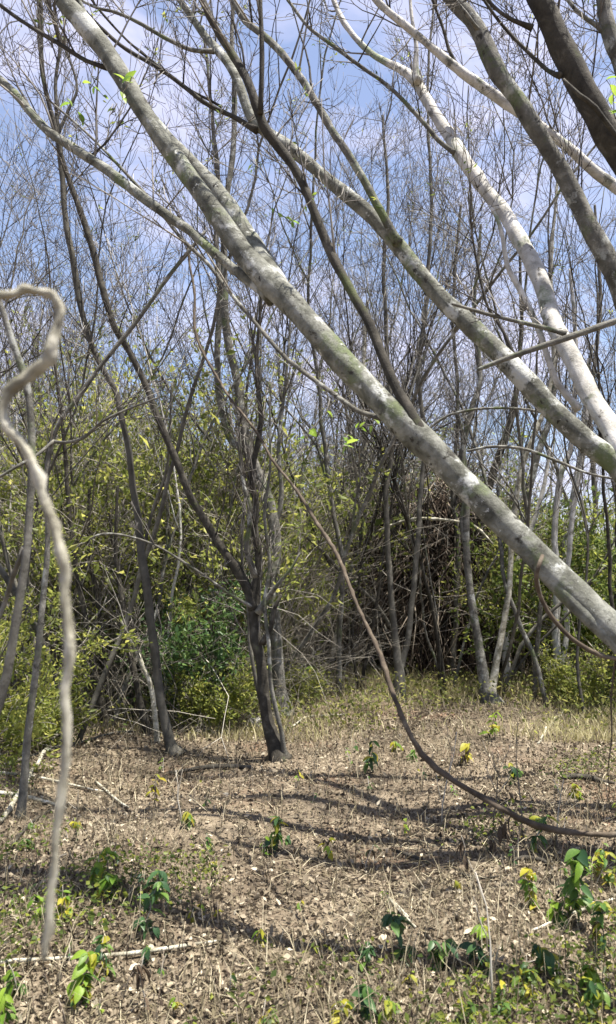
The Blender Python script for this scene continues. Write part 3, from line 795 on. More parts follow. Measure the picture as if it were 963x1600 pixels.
# blurred stems close to the camera at the left edge
tree('bare_sapling', 'blurred grey stem close by at the left edge, behind the curled vine', 'sapling',
     [foot(-170, 1.9, 28.8), (-70, 1350, 1.9, 17.3), (-14, 1130, 1.9, 15.1), (8, 1050, 1.9, 14.4), (20, 980, 1.9, 13.7), (32, 915, 1.9, 13.0), (40, 850, 1.9, 12.2), (45, 760, 1.9, 11.5), (44, 670, 1.9, 11.5), (36, 600, 1.9, 10.8), (18, 540, 1.9, 10.1), (6, 490, 1.9, 9.4), (-20, 400, 1.9, 7.2)],
     [([(38, 855, 1.9, 6.5), (20, 900, 1.95, 8), (8, 940, 2.0, 7), (-20, 1010, 2.0, 6)], None)], 'grey_bark', trunk_sides=10)

# ------------------------------------------------------------------ vines
def vine(name, label, pts, m, sides=8, cat='vine', rough=.16, group=None, wob=0.0):
    P, R = trace(pts, 0.012 if pts[0][2] < 1.5 else 0.03, wob)
    mb = MB()
    mb.tube(P, R, sides, rough=rough, transport=True)
    return single(name, mb, m, label, cat, group, loc=P[-1])


vine('hanging_vine', 'blurred pale bare vine curling in a hook and hanging down at the left',
     [(-260, -900, 0.9, 14), (-240, -100, .86, 15), (-120, 380, .82, 16), (-40, 466, .80, 14.6), (-5, 462, .80, 14.6), (22, 461, .80, 14.6), (34, 454, .80, 15.5), (52, 456, .80, 12.9), (70, 458, .80, 13.8), (82, 464, .80, 15.5), (89, 476, .80, 15.5), (90, 494, .80, 13.8), (84, 520, .80, 15.5), (78, 540, .80, 18.9), (75, 553, .80, 21.5), (66, 566, .80, 18.1),
      (46, 584, .80, 19.8), (24, 598, .80, 20.6), (10, 610, .80, 17.2), (4, 628, .80, 14.6), (3, 648, .80, 14.6), (10, 668, .80, 16.3), (28, 686, .80, 13.8), (44, 708, .80, 12.9), (58, 745, .80, 14.6), (72, 785, .80, 14.6), (84, 820, .80, 16.3), (94, 858, .80, 17.2), (101, 885, .80, 18.9), (102, 920, .80, 14.6), (106, 975, .80, 15.5), (111, 1010, .80, 17.2), (108, 1040, .80, 14.6), (103, 1075, .80, 13.8),
      (104, 1120, .80, 15.5), (106, 1165, .80, 14.6), (101, 1210, .80, 13.8), (96, 1250, .80, 15.5), (88, 1290, .80, 12.0), (86, 1340, .80, 12.0), (80, 1385, .80, 13.8), (77, 1430, .80, 12.9), (72, 1470, .80, 12.0), (70, 1496, .80, 8.6)],
     'bare_vine', 14, rough=.42, wob=.0016)
vine('drooping_vine', 'long brown vine sagging from the centre to the right edge above the litter',
     [(292, 380, 5.2, 3.4), (304, 450, 5.1, 3.9), (306, 510, 5.0, 4.7), (322, 562, 4.9, 3.9), (352, 610, 4.7, 3.9), (382, 655, 4.5, 3.9), (412, 690, 4.4, 3.9), (442, 735, 4.2, 3.9), (480, 792, 4.0, 5.8), (510, 845, 3.8, 6.4), (540, 905, 3.6, 5.8), (568, 955, 3.4, 5.2), (592, 1012, 3.25, 7.8), (612, 1072, 3.1, 7.8),
      (635, 1130, 3.0, 7.8), (660, 1180, 2.95, 8.6), (695, 1214, 2.9, 9.4), (735, 1240, 2.85, 9.4), (775, 1262, 2.8, 9.4), (820, 1284, 2.8, 10.1), (870, 1294, 2.8, 9.4), (920, 1297, 2.8, 8.6), (970, 1296, 2.8, 7.8), (1080, 1280, 2.8, 7.8), (1250, 1330, 2.85, 7.8), foot(1420, 2.9, 10)],
     'brown_vine', 9, rough=.4, wob=.009)
vine('hanging_vine', 'thin dark vine looping under the leaning trunk at the right edge',
     [(848, 868, 2.62, 6), (842, 884, 2.59, 7), (838, 902, 2.61, 7), (842, 925, 2.65, 7), (856, 955, 2.67, 7), (880, 985, 2.67, 7), (905, 1006, 2.67, 8), (935, 1022, 2.67, 8), (970, 1030, 2.67, 7), (1080, 1035, 2.72, 6)], 'brown_vine', 7)
vine('dry_vine', 'curved pale vine arching over the dark vine mass', [(590, 830, 10.5, 4), (640, 812, 10.4, 5), (690, 812, 10.3, 5), (740, 822, 10.2, 5), (770, 850, 10.2, 4)], 'bare_vine', 5)
vine('dry_vine', 'long thin arched vine below the forked trunk', [(640, 700, 8.2, 4), (690, 655, 8.1, 4), (740, 640, 8, 4), (800, 638, 8, 4), (850, 645, 8, 4), (900, 665, 8, 3)], 'grey_bark', 5)
vine('dry_vine', 'second arched vine lower down, right of the leaning trunk', [(730, 705, 7.5, 4), (770, 698, 7.4, 5), (820, 702, 7.4, 5), (870, 720, 7.4, 5), (920, 740, 7.4, 4), (980, 752, 7.4, 4)], 'grey_bark', 5)
vine('dry_vine', 'thin vine hanging from the leaning trunk beside the fallen bough', [(962, 1030, 2.72, 3), (955, 1090, 2.74, 3), (956, 1150, 2.76, 2.5), (950, 1205, 2.78, 2), (953, 1240, 2.8, 1.5)], 'brown_vine', 5)

# ------------------------------------------------------------------ fallen sticks on the litter
def stick(label, pts, m='bare_vine', lift=0.012):
    P, R = [], []
    for px, py, w in pts:
        g = ground(px, py)
        g[2] += lift
        P.append(g)
        R.append(.40 * w / F * float((g - EYE) @ FWD))
    P, R = spline(P, R, .05, .010)
    P[:, 2] = hgt(P[:, 0], P[:, 1]) + lift + R * .7
    mb = MB()
    mb.tube(P, R, 7, rough=.15, transport=True)
    return single('fallen_stick', mb, m, label, 'stick', 'fallen sticks on the litter', loc=P[len(P) // 2])


stick('pale forked stick lying toward the left edge, nearest the hanging vine', [(0, 1290, 10), (25, 1255, 10), (50, 1215, 9), (70, 1175, 8), (95, 1140, 6)])
stick('long thin pale stick lying left of the slim trunk', [(-30, 1215, 7), (20, 1195, 7), (70, 1178, 6), (120, 1165, 6), (170, 1150, 5), (205, 1146, 4)], 'grey_bark')
stick('flat bleached stick lying at the left edge below the forked one', [(-20, 1243, 9), (25, 1248, 9), (60, 1256, 8), (100, 1268, 5)])
stick('thin bleached stick parallel to the flat one, farther back', [(-20, 1212, 6), (40, 1216, 5), (110, 1230, 5), (165, 1240, 3)])
stick('dark fallen bough lying left of the dark trunk foot', [(260, 1212, 6), (310, 1206, 9), (350, 1203, 10), (395, 1203, 8)], 'dark_bark')
stick('short slanting stick in the middle of the left litter', [(150, 1225, 4), (175, 1245, 5), (200, 1265, 4)])
stick('long straight pale stick across the lower left', [(-20, 1512, 7), (80, 1508, 7), (160, 1502, 8), (240, 1490, 8), (300, 1480, 6), (340, 1474, 4)])
stick('dark branch on the ground left of the yellow leaved plant', [(20, 1325, 5), (50, 1290, 5), (85, 1265, 4)], 'dark_bark')
stick('rotten dark log lying at right beyond the drooping vine', [(878, 1222, 6), (900, 1221, 11), (925, 1224, 12), (945, 1229, 8), (962, 1230, 4)], 'dark_bark', .02)
stick('dark curved branch lying below the end of the drooping vine', [(795, 1352, 6), (820, 1346, 9), (850, 1350, 8), (865, 1362, 4)], 'dark_bark')
stick('short dark stick in the centre right litter', [(620, 1335, 6), (650, 1345, 8), (672, 1353, 5)], 'dark_bark')
stick('dark stick ending near the withered hanging plant', [(720, 1370, 5), (745, 1378, 6), (775, 1374, 4)], 'dark_bark')
stick('pale thin stick slanting through the right hand plants', [(830, 1460, 4), (880, 1440, 6), (920, 1425, 6), (963, 1405, 5)])
stick('thin pale stick lying left of the lower right leafy plant', [(640, 1440, 4), (610, 1405, 4), (628, 1430, 5), (648, 1455, 4)])
stick('dark stick in the lower centre', [(530, 1500, 5), (545, 1515, 9), (565, 1532, 6)], 'dark_bark')  # short stick in dark bark from end to end
stick('dead grass coloured bent branch beyond the drooping vine', [(840, 1165, 4), (865, 1128, 5), (885, 1108, 4)])
stick('thin stick lying right of the dark trunk foot', [(455, 1140, 4), (490, 1122, 4), (540, 1118, 3)])

# ------------------------------------------------------------------ saplings of the thicket (prototypes, then copies)
def bare_proto(k, stems, H, kids, spread, bark, leafy=0.0):
    t = thing('bare_sapling', None, 'sapling', (0, 0, 0))
    tw, tips = MB(), []
    cfg = dict(seg=[.30, .22, .17, .13], wander=[.085, .13, .17, .19], up=[.03, .04, .04, .03], kids=kids, ratio=[.42, .46, .5, .5], angle=[30, 38, 42, 42],
               sides=[6, 4, 3, 3], tip=0.0028, taper=0.18, levels=4, tips=tips)
    cfg['from'] = [.28, .2, .12, .1]
    for s in range(stems):
        a = rng.random() * 6.283
        d = np.array([math.cos(a) * spread, math.sin(a) * spread, 1])
        h = H * rng.uniform(.75, 1.1)
        st, br = MB(), MB()
        grow([st, br, tw, tw], np.array([math.cos(a), math.sin(a), 0]) * .05 * (stems > 1) + [0, 0, -.05], d, h, h * rng.uniform(.0027, .0043), 0, cfg)
        part('trunk', st, bark, t)
        part('branches', br, bark, t, kind='stuff')
    part('twigs', tw, 'twig_bark', t, kind='stuff')
    if leafy:
        sel = [x for x in tips if rng.random() < leafy]
        lm = MB()
        n = 5
        C = np.array([s[0] for s in sel for _ in range(n)]) + rng.normal(0, .03, (n * len(sel), 3))
        D = np.array([s[1] for s in sel for _ in range(n)]) + rng.normal(0, .8, (n * len(sel), 3))
        lm.leaves(C, D, rng.uniform(.03, .06, len(C)), rng.uniform(.012, .022, len(C)))
        part('leaves', lm, 'green_leaf', t, kind='stuff')
    remember(t)
    return t


BARE = [bare_proto(k, s, h, kd, sp, bk, lf) for k, (s, h, kd, sp, bk, lf) in enumerate((
    (1, 8.5, [10, 5.5, 3.3, 0], .12, 'sapling_bark', 0), (2, 8.0, [9, 5, 3, 0], .22, 'sapling_bark', 0.03), (3, 7.0, [7, 5, 3, 0], .30, 'grey_bark', 0),
    (1, 9.5, [11, 5.5, 3, 0], .25, 'grey_bark', 0.02), (2, 9.0, [8, 4.5, 2.5, 0], .18, 'dark_bark', 0), (1, 7.0, [9, 5, 2.5, 0], .4, 'white_bark', 0),
    (3, 8.5, [6, 4.5, 2.5, 0], .25, 'sapling_bark', 0.04), (1, 10., [10, 5, 2.5, 0], .1, 'dark_bark', 0), (2, 6.0, [8, 4.5, 2.5, 0], .35, 'white_bark', .03)))]


def shrub_proto(stems, H, spread, leaf, nleaf, size, bark='dry_stem', lw=.45, jit=.07):
    """A leafy bush: arching stems and many small leaves along their shoots."""
    t = thing('leafy_bush', None, 'bush', (0, 0, 0))
    tw, tips = MB(), []
    cfg = dict(seg=[.16, .13, .10], wander=[.10, .14, .16], up=[.02, .03, .02], kids=[6, 4, 0], ratio=[.5, .5, .5], angle=[38, 40, 40], sides=[4, 3, 3], tip=.0022, taper=.2,
               levels=3, tips=tips)
    cfg['from'] = [.2, .15, .1]
    stm = MB()
    for s in range(stems):
        a = rng.random() * 6.283
        r = spread * rng.uniform(.2, 1)
        grow([stm, tw, tw], [math.cos(a) * .12, math.sin(a) * .12, -.05], [math.cos(a) * r, math.sin(a) * r, 1], H * rng.uniform(.6, 1.0), H * .0055, 0, cfg)
    part('stems', stm, bark, t, kind='stuff')
    part('twigs', tw, bark, t, kind='stuff')
    T = np.array([x[0] for x in tips])
    Dd = np.array([x[1] for x in tips])
    pick = rng.integers(0, len(T), nleaf)
    C = T[pick] + rng.normal(0, jit, (nleaf, 3)) - Dd[pick] * rng.uniform(0, .15, (nleaf, 1))
    D = Dd[pick] + rng.normal(0, .9, (nleaf, 3)) + np.array([0, 0, -.2])
    lm = MB()
    q = np.exp(rng.normal(0, .32, nleaf)) * size * .92
    tone = rng.normal(.5, .22, len(T))[pick]                # leaves of one shoot share a tone
    lm.leaves(C, D, q * 1.15, q * lw * rng.uniform(.8, 1.4, nleaf), rnd=np.clip(tone + rng.normal(0, .12, nleaf), 0, 1))
    part('leaves', lm, leaf, t, kind='stuff')
    remember(t)
    return t


SHRUB = dict(
    yellow=shrub_proto(13, 2.6, .8, 'yellow_leaf', 9000, .055, jit=.05), olive=shrub_proto(14, 2.8, .75, 'olive_leaf', 7000, .05, jit=.05), green=shrub_proto(13, 2.4, .8, 'green_leaf', 9500, .06, jit=.06),
    dark=shrub_proto(10, 1.6, .7, 'dark_leaf', 4200, .055, jit=.07), sparse=shrub_proto(15, 3.2, .6, 'yellow_leaf', 4600, .054, jit=.05), low=shrub_proto(14, 1.0, 1.0, 'yellow_leaf', 3200, .05),
    tall=shrub_proto(10, 4.2, .45, 'green_leaf', 4500, .07), wispy=shrub_proto(16, 2.4, .8, 'olive_leaf', 3200, .055))


def tangle_proto(n, rx, ry, H, m, r0=.004, hang=0.0):
    """Dry vines and dead sticks heaped and arching over each other."""
    t = thing('dry_brush', None, 'dry brush', (0, 0, 0))
    mb = MB()
    for k in range(n):
        a, q = rng.random() * 6.283, math.sqrt(rng.random())
        x, y = rx * q * math.cos(a), ry * q * math.sin(a)
        top = H * (1 - .55 * q * q)
        if rng.random() < .65:
            p = np.array([x, y, -.03])
            d = unit([rng.normal(0, .5), rng.normal(0, .5), 1])
        else:
            p = np.array([x, y, rng.uniform(.1, 1) * top])
            d = unit(rng.normal(0, 1, 3) * [.8, .8, .9] + [0, 0, .5])
        Ln = rng.uniform(.35, .9) * min(H, 2.4)
        st = Ln / 8
        curl = rng.normal(0, .12, 3)
        pts, ds = [p], [d]
        for i in range(8):
            d = unit(d + curl + rng.normal(0, .17, 3) + np.array([0, 0, -.13 if pts[-1][2] > top * .7 else -hang]))
            nx = pts[-1] + d * st
            nx[2] = max(nx[2], .01)
            pts.append(nx)
            ds.append(d)
        r = r0 * .82 * np.exp(rng.normal(0, .45))
        tone = rng.random()
        mb.tube(pts, np.linspace(r, r * .35, 9), 3, rnd=tone)
        for b in range(rng.poisson(1.5)):
            i = rng.integers(2, 8)
            e = unit(ds[i] + rng.normal(0, .6, 3))
            l = Ln * rng.uniform(.12, .35)
            m1 = pts[i] + e * l * .5
            m2 = m1 + unit(e + rng.normal(0, .35, 3)) * l * .5
            mb.tube([pts[i], m1, m2], [r * .55, r * .4, r * .2], 3, rnd=tone)
    part('dry_vines', mb, m, t, kind='stuff')
    remember(t)
    return t


TANGLE = [tangle_proto(420, 1.2, .8, 2.6, 'dry_stem'), tangle_proto(380, 1.4, .9, 1.8, 'dry_stem'), tangle_proto(420, 1.0, .8, 3.2, 'twig_bark'), tangle_proto(260, 1.5, 1.0, 1.0, 'dry_stem'),
          tangle_proto(170, 1.3, .8, 2.7, 'dry_stem', .0030), tangle_proto(230, 1.4, .9, 3.4, 'dry_stem', .0034), tangle_proto(190, 1.0, .6, 2.9, 'dead_vine', .0055)]
PLACED = {}
USED = set()


def place(proto, x, y, scale=1.0, label=None, group=None, rz=None, key=None, sz=None):
    o = proto if proto.name not in USED else copy_tree(proto)
    USED.add(proto.name)
    o.location = (x, y, float(hgt(x, y)) - .01)
    o.rotation_euler = (0, 0, rng.random() * 6.283 if rz is None else rz)
    if key == 'sapling':
        o.rotation_euler = (rng.normal(0, .11), rng.normal(0, .15), rng.random() * 6.283)
    o.scale = (scale, scale, sz or scale)
    if label:
        o['label'] = label
    if group:
        o['group'] = group
    if key:
        PLACED.setdefault(key, []).append((o, 481.5 + x / y * F, y))
    return o


def px_at(px, Y):
    return (px - 481.5) / F * Y


# bushes one can point to
for kind, px, Y, sc, lab in (
    ('dark', 300, 7.6, .95, 'deep green round bush left of the centre trunk'),
    ('yellow', -62, 5.8, .70, 'yellow green bush at the left edge behind the blurred stem'),
    ('olive', 65, 8.0, .85, 'olive bush between the hanging vine and the thin dark stems'),
    ('olive', 160, 10.5, 1.15, 'broad olive bush above the thin dark stems at left'),
    ('yellow', 205, 8.9, 1.0, 'bright yellow green bush behind the slim trunk'),
    ('sparse', 105, 9.5, 1.15, 'tall loose yellow leaved bush at far left'),
    ('yellow', 480, 13.5, .95, 'yellow green bush right behind the crooked vine wrapped trunk'),
    ('low', 468, 8.6, .55, 'low yellow leaved plant clump at the foot of the crooked trunk'),
    ('green', 955, 10.4, 1.0, 'bright green bush at the right edge under the leaning trunks'),
    ('tall', 745, 15.5, 1.15, 'tall green bush seen between the two leaning trunks'),
    ('green', 655, 16.5, 1.0, 'greyish green bush behind the forking thin tree'),
    ('olive', 845, 13, 1.0, 'olive bush behind the pale stem at right'),
    ('sparse', 300, 9.6, 1.2, 'tall sparse yellow leaved bush behind the dark trunk limb'),
    ('tall', 370, 13, .95, 'tall green bush behind the crooked trunk'),
    ('low', 340, 7.4, .8, 'low yellow green clump right of the deep green bush'),
    ('sparse', 230, 11.5, 1.3, 'tall airy yellow leaved bush rising behind the slim trunk'),
    ('sparse', 140, 12.5, 1.5, 'tall airy bush at left with leaves reaching the open sky'),
    ('sparse', 405, 10.8, 1.35, 'tall airy bush behind the crooked trunk'),
    ('sparse', 20, 11, 1.4, 'tall airy bush at the left edge behind the yellow green bushes'),
    ('tall', 330, 14.5, 1.2, 'tall dense green bush left of the crooked trunk, far back'),
    ('tall', 700, 17.5, 1.35, 'tall green bush above the dark vine mass'),
    ('green', 600, 14.5, 1.1, 'green bush left of the dark vine mass'),
    ('olive', 890, 11.5, 1.0, 'olive bush between the thin pale stems at right'),
    ('wispy', 800, 11.8, 1.1, 'wispy grey green bush behind the two stemmed mossy tree'),
    ('yellow', 510, 15.5, 1.1, 'yellow green bush between the centre trunk and the reddish clump'),
    ('green', 985, 9.6, 1.1, 'bright green bush cut by the right edge of the picture'),
    ('yellow', 400, 10.2, .8, 'yellow green bush directly behind the dark centre trunk'),
    ('yellow', 545, 13.2, .85, 'yellow green bush left of the long sagging vine, behind the pale pole'),
    ('yellow', 300, 10.6, 1.0, 'bright bush seen through the fork of the dark centre trunk'),
    ('green', 462, 14.2, 1.25, 'fresh green bush just right of the crooked trunk'),
    ('green', 880, 14.5, 1.2, 'green bush high behind the pale stems at right'),
    ('low', 520, 12.6, .9, 'low bright clump on the grass right of the crooked trunk'),
    ('low', 905, 9.0, .9, 'low bright clump under the trunk end at right'),
    ('low', 640, 11.6, .6, 'low bright clump left of the two stemmed tree'),
    ('sparse', 95, 8.2, 1.05, 'airy yellow green bush beside the thin dark stems, nearest of its kind'),
    ('sparse', 250, 8.5, 1.1, 'airy yellow green bush just behind the deep green bush'),
    ('sparse', 355, 9.2, 1.15, 'airy yellow green bush between the slim trunk and the dark centre trunk'),
    ('sparse', 175, 8.9, 1.2, 'airy yellow green bush behind the crooked thin stems at left'),
    ('sparse', 500, 11.8, 1.0, 'airy yellow green bush right of the crooked trunk'),
    ('sparse', 820, 10.8, .85, 'airy yellow green bush under the leaning trunk at right'),
    ('low', 60, 6.4, .8, 'low clump at left below the first olive bush'),
):
    place(SHRUB[kind], px_at(px, Y), Y, sc, lab)

NUM = ['leftmost', 'second from left', 'third from left', 'fourth from left', 'fifth from left', 'sixth from left', 'seventh from left', 'eighth from left', 'ninth from left',
       'tenth from left', 'eleventh from left', 'twelfth from left', 'thirteenth from left', 'fourteenth from left', 'fifteenth from left', 'sixteenth from left', 'seventeenth from left', 'eighteenth from left', 'nineteenth from left', 'twentieth from left', 'twenty first from left', 'twenty second from left']

# bushes and dry brush filling the thicket
taken = []


def spot(y0, y1, gap, lim=.47):
    for _ in range(60):
        Y = rng.uniform(y0, y1)
        x = rng.uniform(-lim, lim) * Y
        if all((x - a) ** 2 + (Y - b) ** 2 > gap * gap for a, b in taken):
            break
    taken.append((x, Y))
    return x, Y


for k in range(62):
    x, Y = spot(13.5, 27, .95)
    px = 481.5 + x / Y * F
    right = px > 600
    kind = rng.choice(['olive', 'wispy', 'sparse', 'yellow', 'tall', 'green'], p=[.25, .25, .15, .15, .1, .1] if not right else [.28, .42, .15, .07, .0, .08])
    place(SHRUB[str(kind)], x, Y, rng.uniform(.75, 1.05) * (.78 if right else 1.0), key='bush')
for k in range(30):
    x, Y = spot(13.5, 23, .9)
    px = 481.5 + x / Y * F
    if 610 < px < 770 and Y < 15.5:
        continue
    place(TANGLE[rng.integers(4)], x, Y, rng.uniform(.75, 1.1) * (.85 if px > 760 else 1.0), key='brush')
for px, Y, k, sc in ((500, 14.5, 0, 1.2), (625, 11.9, 6, 1.0), (690, 11.0, 6, .95), (760, 11.7, 6, 1.0), (655, 12.8, 5, 1.0), (140, 8.8, 5, 1.25), (270, 8.8, 5, 1.1), (335, 9.2, 5, 1.3), (395, 9.9, 5, 1.35), (455, 13, 5, 1.4), (20, 9.6, 5, 1.35), (175, 10.2, 2, 1.2), (300, 10.4, 2, 1.2), (90, 10.6, 2, 1.2), (575, 16, 2, 1.2), (620, 16, 0, 1.2), (430, 12.8, 1, 1.1), (340, 9.6, 0, .9), (250, 10, 1, 1.), (110, 8.3, 3, 1.0), (20, 8.8, 4, 1.0), (150, 8.0, 4, 1.0), (240, 8.4, 4, 1.1), (320, 8.1, 4, 1.0), (385, 8.8, 4, 1.15), (452, 12.6, 4, 1.25), (520, 13.8, 4, 1.3), (590, 15, 4, 1.3), (800, 14.6, 4, 1.2), (840, 13.4, 4, 1.1), (890, 14.4, 4, 1.2), (975, 11.6, 4, 1.0), (80, 9.9, 5, 1.0), (200, 10.4, 5, 1.1), (300, 11, 5, 1.1), (420, 11.4, 5, 1.2), (548, 15.2, 5, 1.3), (850, 15.6, 5, 1.2), (785, 15.4, 5, 1.2), (930, 14, 5, 1.1), (175, 9.2, 0, .8), (285, 8.7, 1, .85), (375, 8.4, 3, .9), (60, 9.5, 0, .9), (330, 10.5, 2, .9), (445, 11, 2, 1.0), (525, 14, 1, 1.0), (790, 14, 3, .9), (870, 15, 1, .9), (600, 17, 2, 1.1), (480, 15, 2, 1.2), (400, 12, 0, 1.1)):
    place(TANGLE[k], px_at(px, Y), Y, sc, key='brush')
taken.clear()
for k in range(112):
    x, Y = spot(10.5, 30, .6, .5)
    if x / Y > .24 and rng.random() < .45:
        continue
    place(BARE[rng.integers(len(BARE))], x, Y, rng.uniform(.75, 1.12), key='sapling')
for px, Y in ((95, 7.7), (180, 7.3), (345, 8.2), (415, 8.6), (480, 9.6), (530, 9.0), (640, 10.4), (695, 9.9), (775, 9.4), (850, 8.8), (935, 9.0), (-130, 7.2), (-40, 8.4), (20, 7.0), (70, 8.8), (118, 6.6), (150, 8.2), (205, 8.9), (255, 7.9), (310, 8.6), (395, 9.0), (505, 10.2), (560, 9.4), (690, 9.7), (830, 9.2), (905, 8.4), (980, 8.0), (1060, 7.4), (1120, 8.6), (-220, 6.4), (590, 12), (660, 11)):
    place(BARE[rng.integers(len(BARE))], px_at(px, Y), Y, rng.uniform(.65, .95), key='sapling')


def name_row(key, noun, bands, group):
    """Each copy's own label: its rank and its place in that rank, counted from the left."""
    items = PLACED[key]
    sect = ((-1e9, 270, 'left of the deep green bush'), (270, 520, 'behind the centre trunk'), (520, 700, 'around the dark vine mass'), (700, 1e9, 'toward the right edge'))
    for y0, y1, bn in bands:
        for a, b, sn in sect:
            row = sorted([i for i in items if y0 <= i[2] < y1 and a <= i[1] < b], key=lambda i: i[1])
            for k, (o, px, y) in enumerate(row):
                pos = 'the only one' if len(row) == 1 else NUM[min(k, len(NUM) - 1)]
                tag(o, f'{noun} {bn} {sn}, {pos}', None, group)


name_row('bush', 'leafy bush', ((0, 15, 'in front rank'), (15, 20, 'in middle rank'), (20, 99, 'in far rank')), 'bushes of the thicket')
name_row('brush', 'dry grey vine tangle', ((0, 12, 'in front rank'), (12, 16, 'in middle rank'), (16, 99, 'in far rank')), 'dry vine tangles of the thicket')
name_row('sapling', 'bare sapling', ((0, 14, 'in front rank'), (14, 19, 'in second rank'), (19, 24, 'in third rank'), (24, 99, 'in far rank')), 'bare saplings of the thicket')

# ------------------------------------------------------------------ dark mass of dead vines hanging over a dead trunk
def vine_mass(label, px, Y, wid, H, trunks):
    x = px_at(px, Y)
    base = np.array([x, Y, float(hgt(x, Y))])
    t = thing('dead_vine_mass', label, 'vine mass', base)
    for dx, dy, w, h in trunks:
        mb = MB()
        P, R = spline([[dx, dy, -.1], [dx + .05, dy, h * .4], [dx - .06, dy + .05, h * .75], [dx + .05, dy, h]], [w, w * .85, w * .7, w * .35], .1, .02)
        mb.tube(P, R, 12, rough=.2, transport=True)
        part('dead_trunk', mb, 'dead_vine', t)
    cur = MB()
    for k in range(1900):
        a = rng.uniform(0, 6.283)
        q = rng.uniform(.35, 1)
        p = np.array([wid * q * math.cos(a), wid * .7 * q * math.sin(a), H * rng.uniform(.55, 1.0) * (1 - .3 * q * q)])
        n = 7
        Ln = rng.uniform(.35, .8) * H
        d = unit([rng.normal(0, .55), rng.normal(0, .55), -1])
        pts = [p]
        for i in range(n):
            d = unit(d + rng.normal(0, .22, 3) + [0, 0, -.1])
            nx = pts[-1] + d * Ln / n
            nx[2] = max(nx[2], .02)
            pts.append(nx)
        r = rng.uniform(.006, .018)
        cur.tube(pts, np.linspace(r, r * .5, n + 1), 3)
    part('hanging_strands', cur, 'dead_vine', t, kind='stuff')
    top = MB()
    for k in range(170):
        a, q = rng.random() * 6.283, math.sqrt(rng.random())
        p = np.array([wid * 1.1 * q * math.cos(a), wid * .8 * q * math.sin(a), H * (1.02 - .25 * q * q)])
        d = unit([rng.normal(), rng.normal(), .3])
        c = rng.normal(0, .15, 3) + [0, 0, -.12]
        pts = [p]
        for i in range(8):
            d = unit(d + c)
            pts.append(pts[-1] + d * .15)
        top.tube(pts, np.linspace(.008, .003, 9), 3)
    part('vine_crown', top, 'dry_stem', t, kind='stuff')


vine_mass('dark brown mass of dead vines hanging to the ground under the leaning trunk', 680, 11.9, 1.1, 3.4, ((-.62, -.35, .06, 2.9), (-.5, .1, .16, 2.7), (-.2, .25, .26, 2.6), (.12, .1, .2, 2.6), (.05, -.5, .045, 2.8), (.45, .2, .2, 2.4), (.6, -.3, .06, 2.7)))
vine_mass('smaller reddish dark clump of dead vines left of the large hanging mass', 556, 16, .45, 4.2, ((0, .1, .16, 4.0),))

# ------------------------------------------------------------------ seedlings and herbs on the litter
def seedling(label, px, py, hpx, kind, n=8, lsize=None, group='small plants on the litter', cat='seedling', name='seedling', spread=.5, stemm='dry_stem'):
    g = ground(px, py)
    s = float((g - EYE) @ FWD) / F
    H = hpx * s
    ls = (lsize or 16) * s * .72
    t = thing(name, label, cat, g, group)
    mb = MB()
    d = unit([rng.normal(0, .15), rng.normal(0, .15), 1])
    pts = [np.array([0, 0, -.02])]
    for i in range(6):
        d = unit(d + rng.normal(0, .1, 3))
        pts.append(pts[-1] + d * (H + .02) / 6)
    pts = np.array(pts)
    mb.tube(pts, np.linspace(.0035, .0015, 7), 5)
    ends = []
    for k in range(n // 2):
        i = rng.integers(1, 6)
        a = rng.random() * 6.283
        dd = unit([math.cos(a), math.sin(a), .5])
        e = pts[i] + dd * H * rng.uniform(.2, .5) * spread
        mb.tube([pts[i], (pts[i] + e) / 2 + [0, 0, .01 * H], e], [.0018, .0015, .001], 3)
        ends.append(e)
    part('stem', mb, stemm, t)
    for k in range(n if group.startswith('seedlings') else int(n * 2.3)):
        if ends and rng.random() < .5:
            p = ends[rng.integers(len(ends))]
        else:
            p = pts[rng.integers(2, 7)]
        a = rng.random() * 6.283
        kd = kind if isinstance(kind, str) else kind[rng.integers(len(kind))]
        dz = rng.uniform(-.9, .1) if kd != 'withered_leaf' else rng.uniform(-2.5, -.8)
        add_leaf(t, kd, p, [math.cos(a), math.sin(a), dz], ls * rng.uniform(.6, 1.3))
    return t


